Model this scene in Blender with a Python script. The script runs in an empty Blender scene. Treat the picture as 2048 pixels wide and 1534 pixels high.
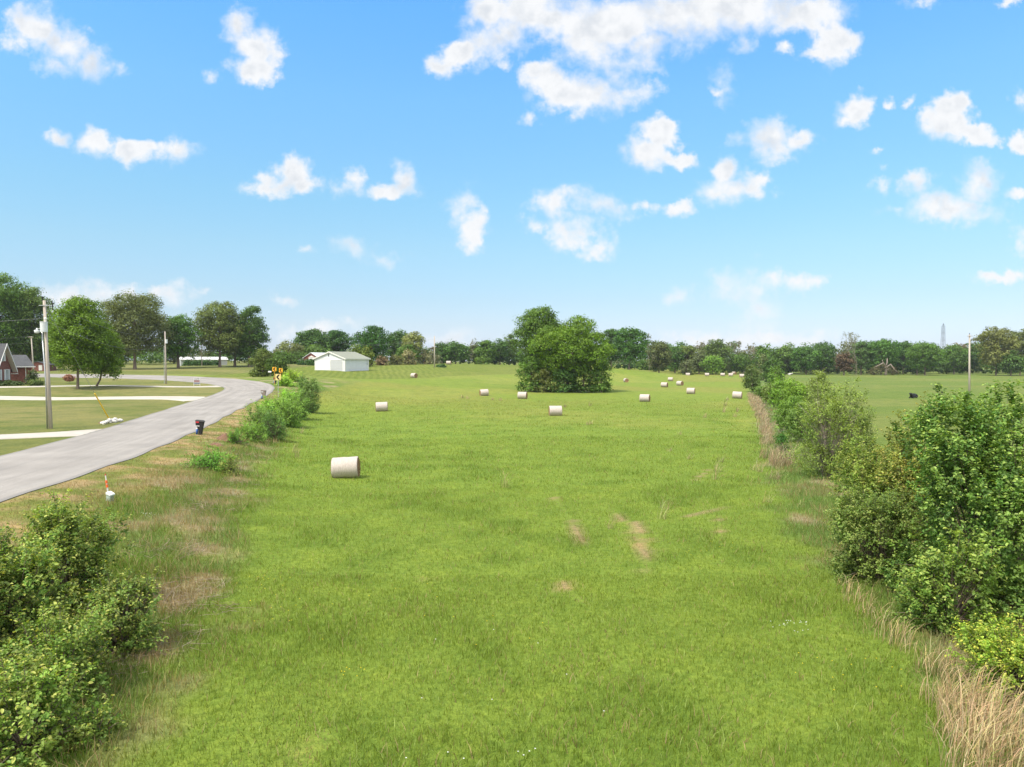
import bpy, math, random
import numpy as np
from mathutils import Vector, Matrix

# ------------------------------------------------------------------ camera, sky, sun, exposure
S = bpy.context.scene
COL = S.collection
FPX, CX, CY, HZ, CAMZ = 1469.0, 1024.0, 767.0, 720.0, 6.5
PITCH = math.atan((CY - HZ) / FPX)
cam_d = bpy.data.cameras.new('camera'); cam_d.sensor_width = 36; cam_d.lens = 36 * FPX / 2048
cam_d.clip_start = 0.1; cam_d.clip_end = 20000
cam = bpy.data.objects.new('camera', cam_d); COL.objects.link(cam)
cam.location = (0, 0, CAMZ); cam.rotation_euler = (math.pi / 2 - PITCH, 0, 0)
S.camera = cam
S.view_settings.view_transform = 'Standard'; S.view_settings.look = 'None'
S.view_settings.gamma = 1; S.view_settings.use_curve_mapping = False
EXPO = 0.95
S.view_settings.exposure = EXPO
S.render.engine = 'CYCLES'
S.cycles.max_bounces = 5; S.cycles.diffuse_bounces = 3; S.cycles.glossy_bounces = 2
S.cycles.transmission_bounces = 4; S.cycles.transparent_max_bounces = 4; S.cycles.volume_bounces = 0
S.cycles.use_denoising = True
S.cycles.caustics_reflective = False; S.cycles.caustics_refractive = False
SUN_EL, SUN_AZ = math.radians(57), math.atan2(-0.72, -0.69)     # azimuth as (x, y) direction towards the sun
SUN_H = (math.sin(SUN_AZ), math.cos(SUN_AZ))

def ray(px, py):
    cx = (px - CX) / FPX; cy = -(py - CY) / FPX
    cp, sp = math.cos(PITCH), math.sin(PITCH)
    return (cx, cp + cy * sp, -sp + cy * cp)

def W(px, py, d):
    r = ray(px, py); k = d / r[1]
    return (r[0] * k, d, CAMZ + r[2] * k)

class NT:
    def __init__(s, nt): s.nt = nt; s.n = nt.nodes; s.l = nt.links
    def node(s, t, ins=None, **kw):
        n = s.n.new(t)
        for k, v in kw.items(): setattr(n, k, v)
        for k, v in (ins or {}).items():
            if hasattr(v, 'is_linked') or isinstance(v, bpy.types.NodeSocket): s.l.new(v, n.inputs[k])
            else: n.inputs[k].default_value = v
        return n
    def math(s, op, a, b=0.0, c=None, clamp=False):
        n = s.n.new('ShaderNodeMath'); n.operation = op; n.use_clamp = clamp
        for i, v in enumerate((a, b) if c is None else (a, b, c)):
            if isinstance(v, bpy.types.NodeSocket): s.l.new(v, n.inputs[i])
            else: n.inputs[i].default_value = v
        return n.outputs[0]
    def vec(s, op, a, b=None, out=0):
        n = s.n.new('ShaderNodeVectorMath'); n.operation = op
        for i, v in enumerate((a, b)):
            if v is None: continue
            if isinstance(v, bpy.types.NodeSocket): s.l.new(v, n.inputs[i])
            else: n.inputs[i].default_value = v
        return n.outputs[out]
    def mix(s, f, a, b, mode='MIX'):
        n = s.n.new('ShaderNodeMix'); n.data_type = 'RGBA'; n.blend_type = mode
        for i, v in ((0, f), (6, a), (7, b)):
            if isinstance(v, bpy.types.NodeSocket): s.l.new(v, n.inputs[i])
            else: n.inputs[i].default_value = v if i == 0 else (tuple(v) + (1,))[:4]
        return n.outputs[2]
    def ramp(s, f, stops):
        n = s.n.new('ShaderNodeValToRGB'); s.l.new(f, n.inputs[0])
        e = n.color_ramp.elements
        while len(e) < len(stops): e.new(0.5)
        for i, (p, c) in enumerate(stops):
            e[i].position = p; e[i].color = tuple(c) + (1,) if len(c) == 3 else c
        return n.outputs[0]
    def smooth(s, v, lo, hi):
        n = s.n.new('ShaderNodeMapRange'); n.interpolation_type = 'SMOOTHSTEP'
        s.l.new(v, n.inputs[0])
        n.inputs[1].default_value = lo; n.inputs[2].default_value = hi
        return n.outputs[0]

# clouds: each ellipse is (x, y, half width, half height, turn in degrees, weight) as seen from the field, turned into sky directions
CLOUDS = [
 (80,50,62,52,20,1),(130,85,68,50,35,1),(182,122,48,42,30,1),(105,130,42,22,10,.7),(30,80,40,30,0,.5),(235,130,22,20,0,.5),
 (470,50,44,44,30,.95),(512,92,58,55,40,1),(505,140,55,34,10,.9),(425,155,22,14,0,.45),
 (930,105,70,32,-10,.95),(1000,80,95,52,-20,1),(975,20,60,45,0,1),(1080,35,130,62,0,1.1),(1210,45,160,72,0,1.15),(1350,25,170,62,0,1.15),(1500,15,160,58,0,1.15),(1615,25,95,52,0,1.1),
 (1668,85,46,52,20,1),(1640,118,52,15,-5,.8),(1480,75,32,26,0,.75),(1190,100,110,52,10,.82),(1280,120,55,40,30,.7),(1300,85,80,45,0,.8),
 (1088,162,52,42,0,1.1),(1160,185,105,46,4,1.1),(1270,185,70,27,-5,.9),(1240,150,60,30,20,.65),(1062,235,24,18,0,.6),(890,125,42,28,0,.8),
 (1292,300,52,38,0,1.1),(1320,265,46,38,20,1.05),(1355,318,44,18,10,.85),
 (1540,275,62,52,10,1.1),(1548,300,52,36,0,1),(1600,285,38,26,-30,.9),(1475,275,30,22,0,.45),
 (1448,345,32,36,0,.95),(1462,380,78,38,0,1),(1360,412,32,20,0,.9),(1515,370,34,28,0,.6),
 (1710,220,44,30,-20,.95),(1690,238,24,18,0,.8),(1902,212,40,32,10,1.1),(1888,248,56,40,0,1.1),(1948,268,56,22,12,.95),
 (1905,410,112,40,3,1.1),(1962,362,50,52,0,1),(1835,362,42,32,0,.85),(2030,385,36,16,0,.8),(1800,415,40,14,0,.5),(1755,360,24,24,0,.45),
 (2045,280,32,26,0,1),(1780,210,24,12,0,.5),(1822,212,14,16,0,.55),(1290,410,32,14,0,.5),(1575,100,26,13,0,.75),(1838,6,34,12,0,.7),(2020,5,18,12,0,.6),
 (114,275,26,20,0,.8),(190,280,56,30,10,.85),(258,302,54,28,5,1),(350,300,44,30,-10,.95),(300,290,42,18,0,.6),
 (588,342,46,42,0,1.05),(562,364,62,26,0,1),(612,366,42,24,0,1),(492,368,34,14,0,.45),
 (812,358,38,40,0,1.1),(775,380,58,18,0,.95),(700,368,36,28,0,.62),(945,462,36,48,20,.9),(922,418,34,44,15,.6),
 (1105,405,52,40,0,.66),(1195,408,80,34,18,.8),(1140,462,75,50,20,.55),(1195,495,45,26,0,.45),(1075,450,24,24,0,.5),
 (705,498,48,20,15,.6),(768,524,42,14,0,.5),(610,499,22,11,0,.6),
 (1490,575,86,46,0,.58),(1512,615,56,62,0,.5),(1595,570,56,24,0,.5),(1355,592,30,24,0,.52),(2002,550,58,16,-5,.8),
 (170,592,150,36,0,.75),(345,586,56,26,0,.75),(560,593,36,13,0,.62),(410,578,26,12,0,.5),
 (1500,678,190,24,0,.8),(1390,682,46,22,0,.75),(905,678,62,22,0,.75),(640,655,120,22,0,.4),(1750,300,20,8,0,.3),
 (1435,160,34,42,0,.52),(1430,180,34,13,10,.65),(2045,480,26,36,0,.4),(2040,200,14,26,0,.5),
]

w = bpy.data.worlds.new('World'); S.world = w; w.use_nodes = True
t = NT(w.node_tree)
for n in list(t.n): t.n.remove(n)
sky = t.node('ShaderNodeTexSky', sky_type='NISHITA', sun_disc=False, sun_elevation=SUN_EL, sun_rotation=SUN_AZ)
sky.altitude = 200; sky.air_density = 1.0; sky.dust_density = 0.6; sky.ozone_density = 1.6
co = t.node('ShaderNodeTexCoord').outputs['Generated']
sep = t.node('ShaderNodeSeparateXYZ', {0: co})
fy = t.math('MAXIMUM', sep.outputs[1], 0.08)
u = t.math('DIVIDE', sep.outputs[0], fy); v = t.math('DIVIDE', sep.outputs[2], fy)
uv = t.node('ShaderNodeCombineXYZ', {0: u, 1: v}).outputs[0]
n1 = t.node('ShaderNodeTexNoise', {'Vector': uv, 'Scale': 9.0, 'Detail': 2.0, 'Roughness': .5})
n2 = t.node('ShaderNodeTexNoise', {'Vector': uv, 'Scale': 34.0, 'Detail': 5.0, 'Roughness': .6})
w1 = t.vec('MULTIPLY', t.vec('SUBTRACT', n1.outputs['Color'], (.5, .5, .5)), (.040, .030, 0))
w2 = t.vec('MULTIPLY', t.vec('SUBTRACT', n2.outputs['Color'], (.5, .5, .5)), (.046, .034, 0))
wuv = t.vec('ADD', t.vec('ADD', uv, w1), w2)
acc = None
def acc_vec(a_):
    # a vanishing share of the running value keeps the ellipses in one chain (few values alive at a time)
    return t.vec('MULTIPLY', t.node('ShaderNodeCombineXYZ', {0: a_}).outputs[0], (1e-7, 0, 0))
for (px, py, a, b, rot, wt) in CLOUDS:
    r = ray(px, py); u0, v0 = r[0] / r[1], r[2] / r[1]
    src_ = wuv if acc is None else t.vec('ADD', wuv, acc_vec(acc))
    m = t.node('ShaderNodeMapping', {'Vector': src_}, vector_type='TEXTURE')
    m.inputs['Location'].default_value = (u0, v0, 0)
    m.inputs['Rotation'].default_value = (0, 0, math.radians(-rot))
    m.inputs['Scale'].default_value = (a * 1.09 / FPX, b * 1.09 / FPX, 1)
    L = t.vec('LENGTH', m.outputs[0], out=1)
    f = t.math('MULTIPLY_ADD', L, -wt, wt)
    acc = f if acc is None else t.math('SMOOTH_MAX', acc, f, .12)
n3 = t.node('ShaderNodeTexNoise', {'Vector': uv, 'Scale': 40.0, 'Detail': 8.0, 'Roughness': .60})
dens = t.math('ADD', acc, t.math('MULTIPLY', t.math('SUBTRACT', n3.outputs[0], .5), 1.25))
n5 = t.node('ShaderNodeTexNoise', {'Vector': uv, 'Scale': 11.0, 'Detail': 2.0, 'Roughness': .5})
alpha = t.smooth(dens, -.04, .80)      # some edges crisp, some melting into the blue
t.l.new(t.math('MULTIPLY_ADD', t.smooth(n5.outputs[0], .35, .65), .66, .48), alpha.node.inputs[2])
front = t.smooth(sep.outputs[1], .05, .15)
alpha = t.math('MULTIPLY', alpha, front)
# soft grey-blue in the thick parts, whiter at the sunlit edges
n4 = t.node('ShaderNodeTexNoise', {'Vector': t.vec('ADD', uv, (.012, -.016, 0)), 'Scale': 30.0, 'Detail': 4.0, 'Roughness': .55})
shade = t.math('MULTIPLY', t.smooth(n4.outputs[0], .38, .68), t.smooth(dens, .25, 1.0))
ccol = t.mix(shade, (.57, .58, .595), (.445, .470, .505))
el = t.math('ARCSINE', sep.outputs[2])
tint = t.ramp(t.math('DIVIDE', el, 1.2), [(p_ / 1.2, tuple(q_ / 2 for q_ in c_)) for p_, c_ in
    ((.003, (.80, .95, 1.40)), (.02, (.71, .80, 1.16)), (.047, (.73, .79, .99)), (.081, (.75, .83, .93)), (.148, (.84, 1.01, 1.0)), (.213, (.86, 1.16, 1.14)), (.336, (.90, 1.40, 1.50)), (.45, (.80, 1.50, 1.78)), (1.2, (.65, 1.35, 1.7)))])
skyc = t.mix(1.0, sky.outputs[0], tint, 'MULTIPLY')
SKY_S = 0.10
skyc = t.mix(1.0, skyc, (SKY_S * 2, SKY_S * 2, SKY_S * 2), 'MULTIPLY')
KX = 2 ** (.75 - EXPO)
fin = t.mix(1.0, t.mix(alpha, skyc, ccol), (KX, KX, KX), 'MULTIPLY')
# unseen bright layer added overhead and behind the camera, whitening and softening the light
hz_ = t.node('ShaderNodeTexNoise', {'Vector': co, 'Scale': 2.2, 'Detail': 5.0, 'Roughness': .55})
fill_veil = t.math('MULTIPLY', t.smooth(el, .50, .85), t.smooth(hz_.outputs[0], .28, .55))
back_fill = t.math('MULTIPLY', t.smooth(sep.outputs[1], .05, -.35), .85)
fill_veil = t.math('MAXIMUM', fill_veil, back_fill)
fin = t.mix(fill_veil, fin, (.86, .845, .82))
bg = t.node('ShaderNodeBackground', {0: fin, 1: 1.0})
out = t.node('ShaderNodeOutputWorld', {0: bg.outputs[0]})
w.cycles.sampling_method = 'MANUAL'; w.cycles.sample_map_resolution = 512

sd = bpy.data.lights.new('sun', 'SUN'); sd.energy = 2.7; sd.angle = math.radians(5.0); sd.color = (1, .94, .82)
so = bpy.data.objects.new('sun', sd); COL.objects.link(so)
tosun = Vector((SUN_H[0] * math.cos(SUN_EL), SUN_H[1] * math.cos(SUN_EL), math.sin(SUN_EL)))
so.rotation_euler = tosun.to_track_quat('Z', 'Y').to_euler(); so.location = (0, 0, 60)

# ------------------------------------------------------------------ mesh helpers
def mesh_np(name, V, F4=None, F3=None, col=None, smooth=False):
    """mesh from numpy arrays: quads F4 (n,4), triangles F3 (m,3), colour per vertex"""
    me = bpy.data.meshes.new(name)
    nq = 0 if F4 is None else len(F4); ntr = 0 if F3 is None else len(F3)
    me.vertices.add(len(V)); me.vertices.foreach_set('co', np.ascontiguousarray(V, dtype=np.float32).ravel())
    idx = np.concatenate([a.ravel() for a in (F4, F3) if a is not None and len(a)]).astype(np.int32)
    me.loops.add(len(idx)); me.loops.foreach_set('vertex_index', idx)
    st = np.concatenate([np.arange(nq) * 4, nq * 4 + np.arange(ntr) * 3]).astype(np.int32)
    me.polygons.add(nq + ntr); me.polygons.foreach_set('loop_start', st)
    if smooth: me.polygons.foreach_set('use_smooth', np.ones(nq + ntr, dtype=bool))
    me.update(calc_edges=True)
    if col is not None:
        a = me.attributes.new('col', 'FLOAT_COLOR', 'POINT')
        c = np.ones((len(V), 4), dtype=np.float32); c[:, :3] = col
        a.data.foreach_set('color', c.ravel())
    return me

def link(name, me, m, parent=None):
    o = bpy.data.objects.new(name, me); COL.objects.link(o)
    if m is not None and not me.materials: me.materials.append(m)
    if parent: o.parent = parent
    return o

def tag(o, label, cat, group=None):
    o['label'] = label; o['category'] = cat
    if group: o['group'] = group
    return o

def thing(name, label, cat, loc=(0, 0, 0), rz=0, group=None):
    o = bpy.data.objects.new(name, None); COL.objects.link(o)
    o.empty_display_size = .3
    o.location = loc; o.rotation_euler = (0, 0, rz)
    return tag(o, label, cat, group)

class MB:
    def __init__(s): s.v = []; s.f = []
    def add(s, vs, fs):
        o = len(s.v); s.v += [tuple(p) for p in vs]; s.f += [tuple(i + o for i in f) for f in fs]; return s
    def box(s, c, d, M=None):
        x, y, z = d[0] / 2, d[1] / 2, d[2] / 2
        vs = [Vector((i * x, j * y, k * z)) for k in (-1, 1) for j in (-1, 1) for i in (-1, 1)]
        if M is not None: vs = [M @ p for p in vs]
        vs = [p + Vector(c) for p in vs]
        return s.add(vs, [(0, 2, 3, 1), (4, 5, 7, 6), (0, 1, 5, 4), (2, 6, 7, 3), (0, 4, 6, 2), (1, 3, 7, 5)])
    def tube(s, pts, rad, n=6, cap=True):
        pts = [Vector(p) for p in pts]; m = len(pts)
        if not hasattr(rad, '__len__'): rad = [rad] * m
        o = len(s.v); vs = []; up = None
        for i, p in enumerate(pts):
            d = (pts[min(i + 1, m - 1)] - pts[max(i - 1, 0)]).normalized()
            if up is None: up = d.orthogonal().normalized()
            a = (up - d * up.dot(d))
            a = a.normalized() if a.length > 1e-6 else d.orthogonal().normalized()
            up = a; b = d.cross(a)
            for k in range(n):
                th = 2 * math.pi * k / n
                vs.append(p + (a * math.cos(th) + b * math.sin(th)) * rad[i])
        fs = [(i * n + k, i * n + (k + 1) % n, (i + 1) * n + (k + 1) % n, (i + 1) * n + k) for i in range(m - 1) for k in range(n)]
        if cap: fs += [tuple(range(n))[::-1], tuple((m - 1) * n + k for k in range(n))]
        return s.add(vs, fs)
    def prism(s, poly, ext, f):
        """poly: 2-D outline; f(a, b, e) -> point; extruded from ext[0] to ext[1]"""
        n = len(poly)
        vs = [f(a, b, ext[0]) for a, b in poly] + [f(a, b, ext[1]) for a, b in poly]
        fs = [tuple(range(n))[::-1], tuple(range(n, 2 * n))] + [(i, (i + 1) % n, n + (i + 1) % n, n + i) for i in range(n)]
        return s.add(vs, fs)
    def build(s, name, m, parent=None, smooth=False, bevel=0):
        me = bpy.data.meshes.new(name); me.from_pydata([tuple(p) for p in s.v], [], s.f)
        import bmesh
        bm = bmesh.new(); bm.from_mesh(me)
        bmesh.ops.recalc_face_normals(bm, faces=bm.faces)
        if bevel: bmesh.ops.bevel(bm, geom=bm.edges[:], offset=bevel, segments=2, affect='EDGES', profile=.5)
        bm.to_mesh(me); bm.free()
        if smooth: me.polygons.foreach_set('use_smooth', np.ones(len(me.polygons), dtype=bool))
        return link(name, me, m, parent)

def ihash(ix, iy, seed):
    h = (ix.astype(np.int64) * 374761393 + iy.astype(np.int64) * 668265263 + seed * 1442695041) & 0x7fffffff
    h = ((h ^ (h >> 13)) * 1274126177) & 0x7fffffff
    h = h ^ (h >> 16)
    return (h & 0xffff) / 65535.0

def vnoise(x, y, seed=0):
    ix = np.floor(x); iy = np.floor(y); fx = x - ix; fy_ = y - iy
    fx = fx * fx * (3 - 2 * fx); fy_ = fy_ * fy_ * (3 - 2 * fy_)
    a = ihash(ix, iy, seed); b = ihash(ix + 1, iy, seed); c = ihash(ix, iy + 1, seed); d = ihash(ix + 1, iy + 1, seed)
    return (a * (1 - fx) + b * fx) * (1 - fy_) + (c * (1 - fx) + d * fx) * fy_

def fbm(x, y, seed=0, oct=4):
    s = 0; a = .5; tot = 0
    for i in range(oct):
        s = s + a * vnoise(x, y, seed + i * 17); tot += a
        x = x * 2.03 + 11.3; y = y * 2.03 + 5.7; a *= .5
    return s / tot

def sstep(a, b, x):
    t_ = np.clip((x - a) / (b - a), 0, 1); return t_ * t_ * (3 - 2 * t_)

# ------------------------------------------------------------------ materials
def new_mat(name):
    m = bpy.data.materials.new(name); m.use_nodes = True
    t_ = NT(m.node_tree)
    for n in list(t_.n): t_.n.remove(n)
    return m, t_

def plain(name, c, rough=.6, amt=.25, scale=6., bump=.15, metal=0., spec=.4, c2=None, stretch=(1, 1, 1)):
    """painted or raw surface: colour worn and mottled by two noises, with bump"""
    m, t_ = new_mat(name)
    o = t_.node('ShaderNodeTexCoord').outputs['Object']
    mp = t_.node('ShaderNodeMapping', {'Vector': o, 'Scale': stretch}).outputs[0]
    na = t_.node('ShaderNodeTexNoise', {'Vector': mp, 'Scale': scale, 'Detail': 6., 'Roughness': .65})
    nb = t_.node('ShaderNodeTexNoise', {'Vector': mp, 'Scale': scale * .22, 'Detail': 3.})
    k = t_.math('ADD', t_.math('MULTIPLY', na.outputs[0], .6), t_.math('MULTIPLY', nb.outputs[0], .4))
    lo = tuple(max(0, x * (1 - amt)) for x in c) if c2 is None else c2
    hi = tuple(min(1, x * (1 + amt)) for x in c)
    cc = t_.ramp(k, [(.3, lo), (.7, hi)])
    b = t_.node('ShaderNodeBump', {'Height': na.outputs[0], 'Strength': bump, 'Distance': .02})
    p = t_.node('ShaderNodeBsdfPrincipled', {'Base Color': cc, 'Roughness': rough, 'Metallic': metal, 'Specular IOR Level': spec, 'Normal': b.outputs[0]})
    t_.node('ShaderNodeOutputMaterial', {0: p.outputs[0]})
    return m

def leaf_mat(name, trans=.32, rough=.5, spec=.25, tr_tint=(1.25, 1.15, .5)):
    m, t_ = new_mat(name)
    a = t_.node('ShaderNodeAttribute', attribute_name='col').outputs['Color']
    p = t_.node('ShaderNodeBsdfPrincipled', {'Base Color': a, 'Roughness': rough, 'Specular IOR Level': spec})
    tc = t_.mix(1.0, a, tr_tint, 'MULTIPLY')
    tr = t_.node('ShaderNodeBsdfTranslucent', {0: tc})
    mx = t_.node('ShaderNodeMixShader', {0: trans, 1: p.outputs[0], 2: tr.outputs[0]})
    t_.node('ShaderNodeOutputMaterial', {0: mx.outputs[0]})
    return m

M = {}
M['leaf'] = leaf_mat('leaf', .38)
M['leaf_gloss'] = leaf_mat('glossy_leaf', .38, .48, .30)
M['grass'] = leaf_mat('grass_blade', .35, .6, .15)
M['straw'] = leaf_mat('dry_grass_blade', .25, .7, .1, (1, 1, .9))
M['bark'] = plain('bark', (.17, .13, .10), .9, .45, 5, .8, stretch=(1, 1, .25))
M['bark_pale'] = plain('pale_bark', (.28, .23, .19), .9, .4, 6, .7, stretch=(1, 1, .25))
M['pole'] = plain('weathered_pole', (.42, .37, .32), .85, .35, 3, .6, stretch=(3, 3, .15))
M['metal'] = plain('galvanised_metal', (.45, .47, .48), .4, .15, 4, .1, .7)
M['wire'] = plain('wire', (.25, .25, .25), .5, .1, 4, 0, .5)
M['transformer'] = plain('pale_grey_paint', (.62, .65, .66), .45, .12, 5, .1)
M['white'] = plain('white_paint', (.68, .67, .65), .55, .06, 2.5, .12)
M['white_trim'] = plain('white_trim', (.72, .71, .69), .5, .06, 3, .05)
M['black'] = plain('black_plastic', (.010, .010, .010), .65, .3, 6, .1)
M['brown_plastic'] = plain('grey_brown_plastic', (.20, .165, .14), .5, .2, 6, .1)
M['blue'] = plain('blue_plastic', (.03, .10, .33), .45, .2, 6, .05)
M['red'] = plain('red_plastic', (.50, .03, .04), .4, .15, 8, .05)
M['yellow'] = plain('yellow_plastic', (.78, .50, .03), .45, .12, 8, .05)
M['sign_yellow'] = plain('faded_yellow_sheeting', (.80, .62, .26), .4, .08, 8, .02)
M['sign_orange'] = plain('orange_yellow_sheeting', (.85, .42, .02), .4, .08, 8, .02)
M['sign_black'] = plain('sign_black', (.012, .012, .012), .5, .2, 8, .02)
M['orange'] = plain('orange_plastic', (.80, .14, .03), .45, .12, 10, .05)
M['pedestal'] = plain('pale_green_metal', (.42, .50, .46), .5, .12, 6, .08)
M['pedestal_cap'] = plain('white_green_cap', (.72, .76, .73), .5, .08, 8, .05)
M['dirt'] = plain('brown_dirt', (.17, .095, .06), .95, .5, 5, 1.0)
M['rock'] = plain('white_limestone', (.58, .56, .53), .9, .28, 4, .6)
M['shingle'] = plain('dark_shingle', (.075, .078, .085), .9, .35, 4, .5)
M['green_roof'] = plain('sage_metal_roof', (.24, .25, .19), .6, .12, 2, .15)
M['soffit'] = plain('soffit', (.50, .46, .40), .7, .08, 4, .05)
M['glass'] = plain('window_glass', (.22, .25, .28), .12, .2, 2, .02, spec=.6)
M['concrete'] = plain('concrete', (.41, .38, .335), .9, .16, 1.5, .3)
M['hide'] = plain('black_hide', (.012, .011, .011), .65, .4, 5, .2)
M['rust_leaf'] = plain('rust', (.3, .1, .05))

def brick_mat():
    m, t_ = new_mat('red_brick')
    o = t_.node('ShaderNodeTexCoord').outputs['Object']
    sp_ = t_.node('ShaderNodeSeparateXYZ', {0: o})
    xy = t_.math('ADD', sp_.outputs[0], sp_.outputs[1])
    vv = t_.node('ShaderNodeCombineXYZ', {0: xy, 1: sp_.outputs[2]}).outputs[0]
    b = t_.node('ShaderNodeTexBrick', {'Vector': vv, 'Color1': (.17, .050, .036, 1), 'Color2': (.24, .075, .052, 1), 'Mortar': (.27, .20, .17, 1), 'Scale': 4.0, 'Mortar Size': .012})
    n = t_.node('ShaderNodeTexNoise', {'Vector': o, 'Scale': 3., 'Detail': 5.})
    c = t_.mix(1.0, b.outputs[0], t_.ramp(n.outputs[0], [(.3, (.75, .75, .75)), (.7, (1.2, 1.2, 1.2))]), 'MULTIPLY')
    p = t_.node('ShaderNodeBsdfPrincipled', {'Base Color': c, 'Roughness': .9})
    t_.node('ShaderNodeOutputMaterial', {0: p.outputs[0]})
    return m
M['brick'] = brick_mat()

def siding_mat():
    m, t_ = new_mat('white_vertical_siding')
    o = t_.node('ShaderNodeTexCoord').outputs['Object']
    sp_ = t_.node('ShaderNodeSeparateXYZ', {0: o})
    xy = t_.math('MULTIPLY', t_.math('ADD', sp_.outputs[0], sp_.outputs[1]), 3.3)
    g = t_.math('PINGPONG', xy, .5)
    gr = t_.smooth(g, .0, .08)
    n = t_.node('ShaderNodeTexNoise', {'Vector': o, 'Scale': 1.2, 'Detail': 6., 'Roughness': .6})
    base = t_.ramp(n.outputs[0], [(.3, (.63, .65, .69)), (.7, (.70, .725, .765))])
    c = t_.mix(gr, (.50, .52, .55), base)
    b = t_.node('ShaderNodeBump', {'Height': gr, 'Strength': .6, 'Distance': .02})
    p = t_.node('ShaderNodeBsdfPrincipled', {'Base Color': c, 'Roughness': .55, 'Normal': b.outputs[0]})
    t_.node('ShaderNodeOutputMaterial', {0: p.outputs[0]})
    return m
M['siding'] = siding_mat()

def ground_mat():
    m, t_ = new_mat('grassy_ground')
    o = t_.node('ShaderNodeTexCoord').outputs['Object']
    a = t_.node('ShaderNodeAttribute', attribute_name='col').outputs['Color']
    f1 = t_.node('ShaderNodeTexNoise', {'Vector': o, 'Scale': .55, 'Detail': 6., 'Roughness': .62})
    f2 = t_.node('ShaderNodeTexNoise', {'Vector': o, 'Scale': 5.5, 'Detail': 5., 'Roughness': .7})
    f3 = t_.node('ShaderNodeTexNoise', {'Vector': o, 'Scale': 30., 'Detail': 3., 'Roughness': .7})
    k1 = t_.ramp(f1.outputs[0], [(.32, (.80, .84, .78)), (.5, (1, 1, 1)), (.68, (1.18, 1.10, 1.02))])
    k2 = t_.ramp(f2.outputs[0], [(.3, (.60, .68, .58)), (.5, (1, 1, 1)), (.72, (1.38, 1.28, 1.32))])
    k3 = t_.ramp(f3.outputs[0], [(.3, (.72, .74, .70)), (.72, (1.25, 1.22, 1.2))])
    c = t_.mix(1., t_.mix(1., t_.mix(1., a, k1, 'MULTIPLY'), k2, 'MULTIPLY'), k3, 'MULTIPLY')
    hh = t_.math('ADD', t_.math('MULTIPLY', f2.outputs[0], .6), t_.math('MULTIPLY', f3.outputs[0], .4))
    b = t_.node('ShaderNodeBump', {'Height': hh, 'Strength': .75, 'Distance': .12})
    p = t_.node('ShaderNodeBsdfPrincipled', {'Base Color': c, 'Roughness': .95, 'Specular IOR Level': .1, 'Normal': b.outputs[0]})
    t_.node('ShaderNodeOutputMaterial', {0: p.outputs[0]})
    return m
M['ground'] = ground_mat()

def road_mat():
    m, t_ = new_mat('worn_asphalt')
    a = t_.node('ShaderNodeAttribute', attribute_name='col')
    sp_ = t_.node('ShaderNodeSeparateXYZ', {0: a.outputs['Color']})   # x: across the road, y: along it
    o = t_.node('ShaderNodeTexCoord').outputs['Object']
    vv = t_.node('ShaderNodeCombineXYZ', {0: t_.math('MULTIPLY', sp_.outputs[0], 7.2), 1: t_.math('MULTIPLY', sp_.outputs[1], 6.)}).outputs[0]
    st = t_.node('ShaderNodeTexNoise', {'Vector': vv, 'Scale': 1.5, 'Detail': 5., 'Roughness': .6})
    fine = t_.node('ShaderNodeTexNoise', {'Vector': o, 'Scale': 22., 'Detail': 4., 'Roughness': .75})
    big = t_.node('ShaderNodeTexNoise', {'Vector': o, 'Scale': .35, 'Detail': 4.})
    base = t_.ramp(st.outputs[0], [(.3, (.240, .220, .200)), (.5, (.28, .258, .236)), (.72, (.322, .298, .274))])
    base = t_.mix(1., base, t_.ramp(fine.outputs[0], [(.25, (.72, .72, .72)), (.75, (1.22, 1.22, 1.22))]), 'MULTIPLY')
    base = t_.mix(1., base, t_.ramp(big.outputs[0], [(.3, (.88, .88, .88)), (.7, (1.1, 1.1, 1.1))]), 'MULTIPLY')
    # darker edge band of bare asphalt and faint wheel tracks
    ed = t_.math('ABSOLUTE', t_.math('SUBTRACT', sp_.outputs[0], .5))
    edn = t_.math('ADD', ed, t_.math('MULTIPLY', t_.math('SUBTRACT', big.outputs[0], .5), .03))
    base = t_.mix(t_.math('MULTIPLY', t_.smooth(edn, .455, .475), .55), base, (.17, .165, .16))
    tr = t_.math('ABSOLUTE', t_.math('SUBTRACT', t_.math('PINGPONG', t_.math('MULTIPLY', sp_.outputs[0], 4.), 1.), .5))
    base = t_.mix(t_.math('MULTIPLY', t_.smooth(tr, .2, .0), .16), base, (.22, .21, .20))
    cl = t_.math('ABSOLUTE', t_.math('SUBTRACT', sp_.outputs[0], .5))
    base = t_.mix(t_.math('MULTIPLY', t_.smooth(cl, .006, .002), .3), base, (.16, .15, .14))
    b = t_.node('ShaderNodeBump', {'Height': fine.outputs[0], 'Strength': .35, 'Distance': .01})
    p = t_.node('ShaderNodeBsdfPrincipled', {'Base Color': base, 'Roughness': .88, 'Specular IOR Level': .2, 'Normal': b.outputs[0]})
    t_.node('ShaderNodeOutputMaterial', {0: p.outputs[0]})
    return m
M['road'] = road_mat()

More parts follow.
